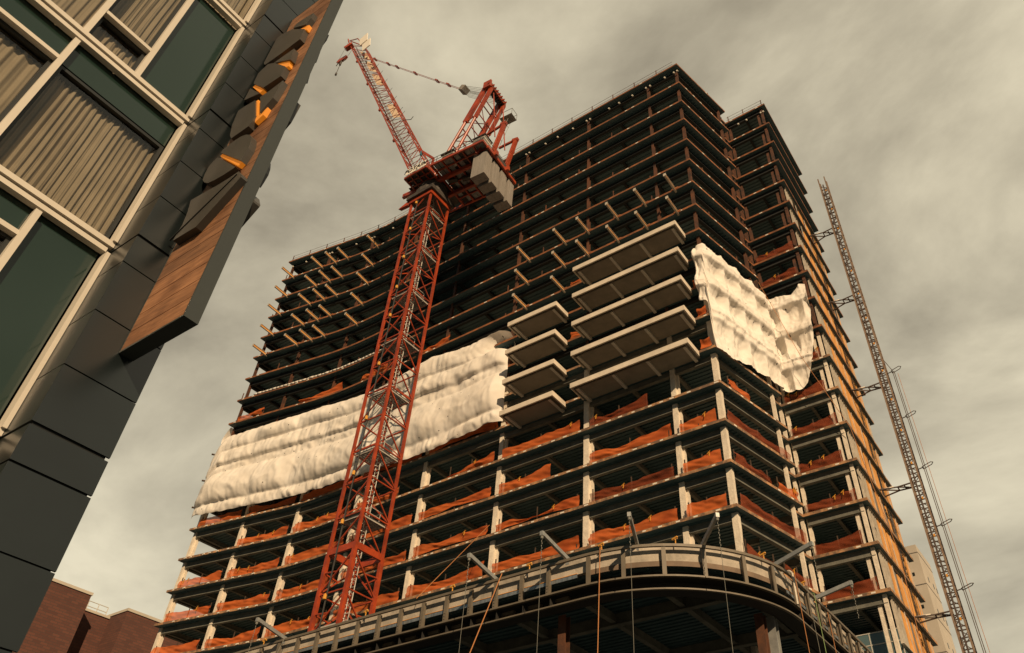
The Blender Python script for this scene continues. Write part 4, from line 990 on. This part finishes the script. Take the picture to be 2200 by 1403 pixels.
# hoist rope, hook block
hk = Vector(CP(-26.35,.35,48.9))
m = MB(); m.tube(CP(-26.3,.3,54.8), hk+Vector((-.75,-.1,.35)), .02, 5); m.tube(CP(-24.9,.5,51.2), hk+Vector((.85,.2,.3)), .02, 5); m.build('hoist_rope', M['cable'], crane)
m = MB(); m.sweep([hk+Vector((-1.15,-.15,.15)), hk+Vector((-.75,-.15,.65)), hk+Vector((1.05,-.15,.35)), hk+Vector((1.25,-.15,-.15)), hk+Vector((.85,-.15,-.55)), hk+Vector((-.65,-.15,-.3))], (0,.35,0)); hb = m.build('hook_block', M['crane'], crane)
m = MB(); m.tube(hk+Vector((.1,0,-.4)), hk+Vector((.05,0,-1.6)), .16, 8); m.bar(hk+Vector((-.7,0,-.4)), hk+Vector((-.95,0,-.95)), .1); m.bar(hk+Vector((.9,0,-.5)), hk+Vector((.65,0,-1.15)), .1)
m.tube(hk+Vector((.05,0,-1.6)), hk+Vector((.0,0,-4.0)), .05, 6); m.tube(hk+Vector((0,0,-4.0)), hk+Vector((0,0,-4.5)), .16, 8); m.build('hook', M['crane_dark'], hb)

# ------------------------------------------------------------------ hoist mast beside the right hand wall
HX0, HX1, HY = -7.76, -6.99, 57.6
hm = thing('hoist_mast', ((HX0+HX1)/2, HY, GZ), 'slim latticed construction hoist mast tied to the right side of the tower', 'hoist mast')
m = MB(); y0, y1 = HY-.38, HY+.38
for x in (HX0+.05, HX1-.05):
    for y in (y0, y1): m.box(x-.055,x+.055,y-.055,y+.055,GZ,68.0)
m.build('mast_rail', M['hoist'], hm)
def hoist_section(z, kind):
    m = MB(); h = 1.508; w = .07
    for zz in (z, z+h/2):
        for y in (y0, y1): m.box(HX0,HX1,y-w/2,y+w/2,zz-w/2,zz+w/2)
        for x in (HX0+.05, HX1-.05): m.box(x-w/2,x+w/2,y0,y1,zz-w/2,zz+w/2)
    m.bar((HX0,y0,z),(HX1,y0,z+h/2),.05); m.bar((HX1,y0,z+h/2),(HX0,y0,z+h),.05)
    m.bar((HX0,y1,z+h/2),(HX1,y1,z),.05); m.bar((HX0,y1,z+h/2),(HX1,y1,z+h),.05)
    m.bar((HX0+.05,y0,z),(HX0+.05,y1,z+h/2),.05); m.bar((HX1-.05,y1,z+h/2),(HX1-.05,y0,z+h),.05)
    m.box((HX0+HX1)/2-.06,(HX0+HX1)/2+.06,y0-.09,y0-.03,z,z+h)
    o = m.build('mast_section', M['hoist_dark'], hm)
    if kind:
        m = MB(); m.box((HX0+HX1)/2+.08,(HX0+HX1)/2+.2,y0-.1,y0-.02,z+.35,z+.55); m.build('section_plate', M['amber'], o)
z = 8.0; k = 0
while z < 66.5: hoist_section(z, k % 2 == 0); z += 1.508; k += 1
for z in (60.18,50.81,40.59,31.01,21.15):
    m = MB()
    a0, a1 = Vector((HX0,y0,z)), Vector((HX0,y1,z)); b0, b1 = Vector((-10.1,57.0,z+.02)), Vector((-10.1,58.3,z+.02)); mid0, mid1 = Vector((-8.75,57.3,z)), Vector((-8.75,57.9,z))
    for q in ((a0,mid0),(mid0,b0),(a1,mid1),(mid1,b1),(mid0,mid1),(mid0,a1),(mid1,b0),((a0+mid0)/2,(a1+mid1)/2)): m.bar(q[0], q[1], .085)
    m.bar((-10.1,56.7,z),(-10.1,58.6,z),.12); m.bar((HX0,y0,z-.18),(HX0,y1,z+.18),.1)
    m.build('wall_tie', M['hoist_dark'], hm)
    m = MB(); m.bar((-9.0,57.2,z+.05),(-9.95,57.1,z+.05),.07); m.build('tie_turnbuckle', M['cream'], hm)
for z in (41.5,36.9,32.15,27.35,22.55):
    m = MB(); m.bar((HX1,HY,z),(-6.62,HY,z+.05),.06)
    p = [(-6.62,HY-.2,z+.02),(-5.95,HY-.2,z+.22),(-5.80,HY,z+.27),(-5.95,HY+.2,z+.22),(-6.62,HY+.2,z+.02),(-6.62,HY-.2,z+.02)]
    for a, b in zip(p, p[1:]): m.tube(a, b, .03, 6)
    m.build('cable_guide', M['hoist_dark'], hm)
m = MB(); m.tube((-6.55,HY-.05,41.5),(-6.55,HY-.05,10),.03,6); m.tube((-6.43,HY-.05,41.5),(-6.43,HY-.05,10),.03,6); m.bar((-6.99,HY,43),(-6.5,HY,41.5),.05); m.build('guide_cable', M['hoist_dark'], hm)
m = MB(); m.tube((-6.2,HY,41.2),(-6.2,HY,10),.018,6); m.build('trailing_cable', M['rope_orange'], hm)

# ------------------------------------------------------------------ hotel on the left: curtain wall, metal pier
hotel = thing('curtain_wall_building', (-10,0,GZ), 'dark building at the left with cream framed windows, curtains and a dark metal pier', 'building')
XG = -10.0
TR = [1.9,5.02,8.24,11.40,14.72,17.9,21.1]
YR = 2.66
m = MB(); m.box(-16,-10.6,-9,-8.9,GZ,24); m.box(-16,-15.9,-9,2.6,GZ,24)
for z in TR: m.box(-15.9,-10.45,-8.9,2.6,z-.14,z+.14)
m.box(-15.9,-10.3,2.55,2.62,GZ,24); m.build('inner_room', M['room'], hotel)
def transom(z, y0=-9, y1=YR+.036):
    m = MB(); m.box(XG+.02,XG+.16,y0,y1,z+.025,z+.115); m.box(XG+.02,XG+.13,y0,y1-.05,z-.085,z-.005)
    t = m.build('transom', M['mullion'], hotel)
    m = MB(); m.box(XG-.02,XG+.10,y0,y1-.03,z-.0049,z+.0249); m.build('transom_gap', M['frame_dark'], t)
for z in TR: transom(z)
def mull(y, z0, z1, w=.085): 
    m = MB(); m.box(XG+.01,XG+.125,y-w/2,y+w/2,z0+.117,z1-.12); m.build('mullion', M['mullion'], hotel)
def bar(y0, y1, z, w=.075):
    m = MB(); m.box(XG+.01,XG+.115,y0+.043,y1-.043,z-w/2,z+w/2); m.build('window_bar', M['mullion'], hotel)
YM = [-6.9,-5.9,-4.95,-3.95,-2.95,-2.0,-1.05,-.12,.80,1.70]
def opaque(y0, y1, z0, z1):
    m = MB(); m.box(XG-.05,XG+.0,y0+.043,y1-.043,z0,z1); m.build('spandrel_panel', M['spandrel'], hotel)
def window(y0, y1, z0, z1, seed, inset=True, curtain=True, folds=13, amp=.027, gap=None):
    f = MB(); a, b = y0+.043, y1-.043; w = .055
    if inset:
        f.box(XG-.06,XG+.01,a,a+w,z0,z1); f.box(XG-.06,XG+.01,b-w,b,z0,z1); f.box(XG-.06,XG+.01,a+w,b-w,z1-w,z1); f.box(XG-.06,XG+.01,a+w,b-w,z0,z0+w)
        fr = f.build('window_frame', M['frame_dark'], hotel)
    else:
        f.box(XG-.06,XG,a,b,z1-.05,z1); f.box(XG-.06,XG,a,b,z0,z0+.02); fr = f.build('window_frame', M['frame_dark'], hotel); w = .0
    m = MB(); m.face([(XG-.04,a+w,z0),(XG-.04,b-w,z0),(XG-.04,b-w,z1),(XG-.04,a+w,z1)]); m.build('window_pane', M['pane'], fr, fix=False)
    m = MB(); m.box(XG-.24,XG-.20,a,b,z1-.10,z1-.04); m.build('curtain_rail', M['pier'], fr)
    if curtain:
        rows = []; n = 260; zt = z1-.07; rnd = random.Random(seed); ph = rnd.uniform(0,6)
        for j in range(9):
            v = j/8; row = []
            for i in range(n+1):
                t = i/n; y = a-.05+(b-a+.1)*t
                q = t*folds*2*math.pi+ph+2.4*noise.noise((t*4,seed,0))
                s = math.sin(q); o = amp*(abs(s)**.7*(1 if s > 0 else -1))*(.7+.45*v)*(.55+.75*abs(noise.noise((t*7,seed,6)))*1.6)+.03*noise.noise((t*9,seed,2))+.006*math.sin(t*folds*14+v)
                yy = y+.02*noise.noise((t*6,v*1.5,seed))
                row.append((XG-.145+o, yy, z0+(zt-z0)*v-(.07*(1-abs(s)) if j == 8 else 0)))
            rows.append(row)
        if gap: pass
        m = MB(); m.grid(rows); m.build('curtain', M['curtain'], fr, smooth=True, fix=False)
edges = [-8.9]+YM+[YR]
for i, z in enumerate(TR[:-1]):
    z0, z1 = z+.117, TR[i+1]-.087
    lay = i % 3                                # pattern of the bays shifts from storey to storey
    if abs(z-8.24) < .1:
        ys = [-8.9,-6.9,-5.0,-3.0,-1.1,.80,YR]
        for a, b in zip(ys, ys[1:]):
            if b != YR: mull(b, z, TR[i+1])
            if b == YR: opaque(a, b, z1-.56, z1); window(a, b, z0, z1-.60, 11, folds=21)
            else: bar(a, b, z1-.60); opaque(a, b, z1-.56, z1); window(a, b, z0, z1-.64, 20+int(b*10), folds=11)
    elif abs(z-11.40) < .1:
        ys = [-8.9,-7.1,-6.2,-4.3,-3.4,-1.5,-.9,.80,1.70,YR]
        for k, (a, b) in enumerate(zip(ys, ys[1:])):
            if b != YR: mull(b, z, TR[i+1])
            if b == YR: opaque(a, b, z0, z1)
            elif b == 1.70: bar(a, b, 12.27); window(a, b, z0, 12.23, 31, folds=9); window(a, b, 12.31, z1, 32, folds=9)
            else: window(a, b, z0, z1, 40+k, inset=False, folds=11)
    elif abs(z-5.02) < .1 or abs(z-1.9) < .1:
        ys = [-8.9,-6.9,-5.0,-4.0,-2.1,-1.1,.80,1.70,YR]
        for k, (a, b) in enumerate(zip(ys, ys[1:])):
            if b != YR: mull(b, z, TR[i+1])
            if b == YR: opaque(a, b, z0, z1)
            else: bar(a, b, z1-.52); opaque(a, b, z1-.48, z1); window(a, b, z0, z1-.56, 50+k, folds=10)
    else:
        ys = [-8.9,-7,-5,-3,-1.1,.80,YR]
        for k, (a, b) in enumerate(zip(ys, ys[1:])):
            if b != YR: mull(b, z, TR[i+1])
            window(a, b, z0, z1, 60+k, inset=False, folds=14)
    m = MB(); m.box(XG+.01,XG+.20,YR-.02,YR+.035,z+.117,TR[i+1]-.12); m.build('mullion', M['mullion'], hotel)
# the metal clad pier: a return facing the street corner and a face parallel to the glass
XP, YP0, YP1 = -9.2, 2.70, 3.66
jt = [(-1.7,.02),(.7,.02),(1.9,.05),(2.75,.02),(3.6,.02),(4.52,.03),(5.02,.05),(5.86,.02),(6.75,.02),(7.64,.02),(8.17,.05),(9.02,.02),(9.87,.02),(10.74,.02),(11.28,.05),(12.1,.02),(12.98,.02),(13.88,.02),(14.53,.05),(15.4,.02),(16.3,.02),(17.2,.02),(17.7,.05),(18.6,.02),(19.5,.02),(20.4,.02),(22,.03),(24,.02)]
m = MB(); m.box(-12.0,XP-.03,YP0+.03,YP1-.04,GZ,24); m.build('pier_backing', M['joint'], hotel)
for (a, wa), (b, wb) in zip(jt, jt[1:]):
    z0, z1 = a+wa/2, b-wb/2
    m = MB()
    # bent sheet: return (curving gently into the glass line), sharp corner, face
    pl = [(-9.99,2.735),(-9.98,2.70),(XP-.004,2.70),(XP,2.704),(XP,YP1),(XP-.03,YP1),(XP-.03,2.735)]
    m.prism(pl, z0, z1); m.build('metal_panel', M['pier'], hotel)
m = MB(); m.box(-16,-12,-9,3.6,23.6,24); m.box(-12,-10.1,-9,2.6,23.6,24); m.build('roof', M['pier'], hotel)

# blade sign on the pier
sign = thing('blade_sign', (-8.55,3.28,6.36), 'tall blade sign with cedar planks and dark cut out letters edged in amber light', 'sign')
SX0, SX1, SY0, SY1, SZ0, SZ1 = -9.19, -7.86, 3.19, 3.39, 6.36, 15.1
m = MB(); m.box(SX0,SX1,SY0,SY1,SZ0,SZ0+.03); m.box(SX1-.03,SX1,SY0,SY1,SZ0+.03,SZ1); m.box(SX0,SX1-.03,SY0+.03,SY1,SZ0+.03,SZ1); m.box(SX0,SX0+.015,SY0,SY0+.03,SZ0+.03,SZ1); m.box(SX0,SX1-.03,SY0,SY1,SZ1,SZ1+.03)
m.build('sign_casing', M['sign'], sign)
m = MB(); m.box(SX0-.005,SX0+.25,SY0+.03,SY1+.1,SZ0+.3,SZ0+.6); m.build('sign_bracket', M['joint'], sign)
z = SZ0+.035; k = 0
while z < SZ1-.2:
    m = MB(); m.box(SX0+.02,SX1-.035,SY0+.002,SY0+.029,z,z+.300); m.build('plank', M['plank'], sign); z += .312
YL = 3.085; sc = YL/2.93
LET = {'bottom':[(-8.774,8.824),(-8.53,8.801),(-8.266,8.762),(-8.009,8.723),(-7.769,8.71),(-7.602,8.714),(-7.376,8.528),(-7.455,8.488),(-8.083,7.861),(-8.59,7.892),(-8.55,8.204),(-8.60,8.50)],
 'Otop':[(-8.362,9.924),(-8.233,9.937),(-8.092,9.921),(-7.946,9.853),(-7.815,9.74),(-7.735,9.623),(-7.672,9.448),(-7.65,9.29),(-7.676,9.171),(-7.713,9.044),(-8.522,9.832),(-8.506,9.90)],
 'Obot':[(-8.545,9.739),(-7.773,8.937),(-7.867,8.938),(-8.046,8.948),(-8.252,8.976),(-8.426,9.03),(-8.568,9.146),(-8.676,9.29),(-8.721,9.445),(-8.703,9.61),(-8.641,9.692)],
 'Kleft':[(-8.573,11.11),(-8.259,11.043),(-7.979,10.368),(-7.966,10.239),(-8.017,10.126),(-8.42,10.12),(-8.532,10.304),(-8.654,10.68),(-8.72,11.058),(-8.70,11.12)],
 'Kright':[(-8.13,11.026),(-7.914,11.006),(-7.702,11.029),(-7.60,11.033),(-7.66,10.599),(-7.856,10.354)],
 'A4':[(-8.703,11.788),(-8.218,11.205),(-8.329,11.26),(-8.724,11.417),(-8.725,11.628)],
 'A3':[(-8.722,12.27),(-8.502,12.375),(-8.262,12.195),(-7.767,11.61),(-7.756,11.311),(-8.192,11.356),(-8.647,11.875),(-8.68,11.95)],
 'A2':[(-8.30,12.211),(-7.769,12.182),(-7.70,11.765),(-8.0,12.0)],
 'A1':[(-8.738,13.468),(-8.581,13.495),(-8.22,13.307),(-7.75,12.83),(-7.72,12.452),(-8.149,12.423),(-8.609,12.452),(-8.72,12.606),(-8.727,12.786),(-8.738,13.05)],
 'A0':[(-8.213,13.34),(-8.176,13.448),(-8.062,13.447),(-7.917,13.414),(-7.70,13.349),(-7.70,13.169),(-7.778,13.013)]}
for kx, poly in LET.items():
    m = MB(); P = [(max(SX0+.03, min(SX1+.012, x*sc)), z*sc) for x, z in poly]
    m.sweep([(x,YL,z) for x, z in P], (0,SY0+.001-YL,0)); lt = m.build('letter', M['letter'], sign)
    c = (sum(p[0] for p in P)/len(P), sum(p[1] for p in P)/len(P))
    m = MB(); m.sweep([(min(SX1+.02,x+.06),SY1+.001,z-.25) for x, z in P], (0,.105,0)); m.build('letter', M['letter'], sign)
m = MB(); m.bar((-9.14*1.0,YL-.004,8.37),(-8.0,YL-.004,9.10),.02,.02); m.build('letter_groove', M['joint'], sign)
for pts in ([(-8.56,9.81),(-7.78,9.00),(-7.72,9.06),(-8.50,9.86)],[(-8.30,11.08),(-8.22,11.06),(-7.99,10.44),(-8.02,10.36)],[(-7.99,10.36),(-7.88,10.40),(-7.75,10.45),(-7.78,10.27),(-7.94,10.20)],[(-8.33,12.26),(-8.15,12.26),(-7.76,11.80),(-7.72,11.62),(-7.80,11.66)],[(-8.70,11.86),(-8.64,11.90),(-8.22,11.36),(-8.30,11.34)],[(-8.02,13.12),(-7.80,13.03),(-7.70,12.96),(-7.72,12.82),(-7.85,12.92)]):
    m = MB(); m.sweep([(max(SX0+.03,min(SX1+.008,x*sc)),YL+.03,z*sc) for x, z in pts], (0,.072,0)); m.build('lit_letter_edge', M['glow'], sign)

# ------------------------------------------------------------------ buildings far behind
bb = thing('brick_building', (-108,50,GZ), 'dark brown brick block behind the left end of the tower', 'building')
Z = 40.; X0 = -104.6
m = MB(); m.box(-125,X0,30,46.8,GZ,39.9); m.box(-125,-108.2,46.8,51.8,GZ,39.3); m.box(-125,X0+.3,51.8,95,GZ,39.6); m.build('brick_wall', M['brick'], bb)
m = MB(); m.box(-125,X0+.12,30,46.9,39.9,40.25); m.box(-125,-108.05,46.92,51.78,39.3,39.6); m.box(-125,X0+.42,51.7,95,39.6,39.95); m.build('coping', M['conc_far'], bb)
m = MB()
for y in (47.4,48.8,50.2,51.5): m.tube((-109,y,39.6),(-109,y,40.9),.06,6)
for h in (40.25,40.9): m.tube((-109,47.4,h),(-109,51.5,h),.05,6)
m.build('roof_rail', M['light_steel'], bb)
m = MB(); m.box(X0-.5,X0-.02+.4,45.0,46.9,GZ,33.5) if 0 else None
for y in (57,58.2,66,67.2,75,76.2): m.box(X0+.3,X0+.36,y,y+.25,GZ,39.5)
m.box(X0+.0,X0+.05,43,43.2,GZ,39.8)
m.build('brick_joint', M['joint'], bb) if 0 else None
cbld = thing('concrete_tower', (-20,105,GZ), 'pale cast concrete block with small windows behind the hoist mast', 'building')
m = MB(); m.box(-30,-14.9,98.1,105.0,GZ,45); m.build('concrete_wall', M['conc_far'], cbld)
m = MB()
for z in range(4, 45, 4): m.box(-14.9,-14.87,98.1,105,z-.04,z+.04); m.box(-30,-14.9,98.06,98.1,z-.04,z+.04)
m.build('pour_line', M['foil'], cbld)
for z in range(5, 45, 4):
    for y in (100.2,102.6,104.2):
        m = MB(); m.box(-14.91,-14.86,y,y+.35,z,z+.6); m.build('small_window', M['dark_glass'], cbld)
    m = MB(); m.box(-16.2,-15.9,98.05,98.11,z+.2,z+.6); m.build('small_window', M['dark_glass'], cbld)

for o in S.objects:
    if '_b' in o: del o['_b']
    if 'z' in o: del o['z']
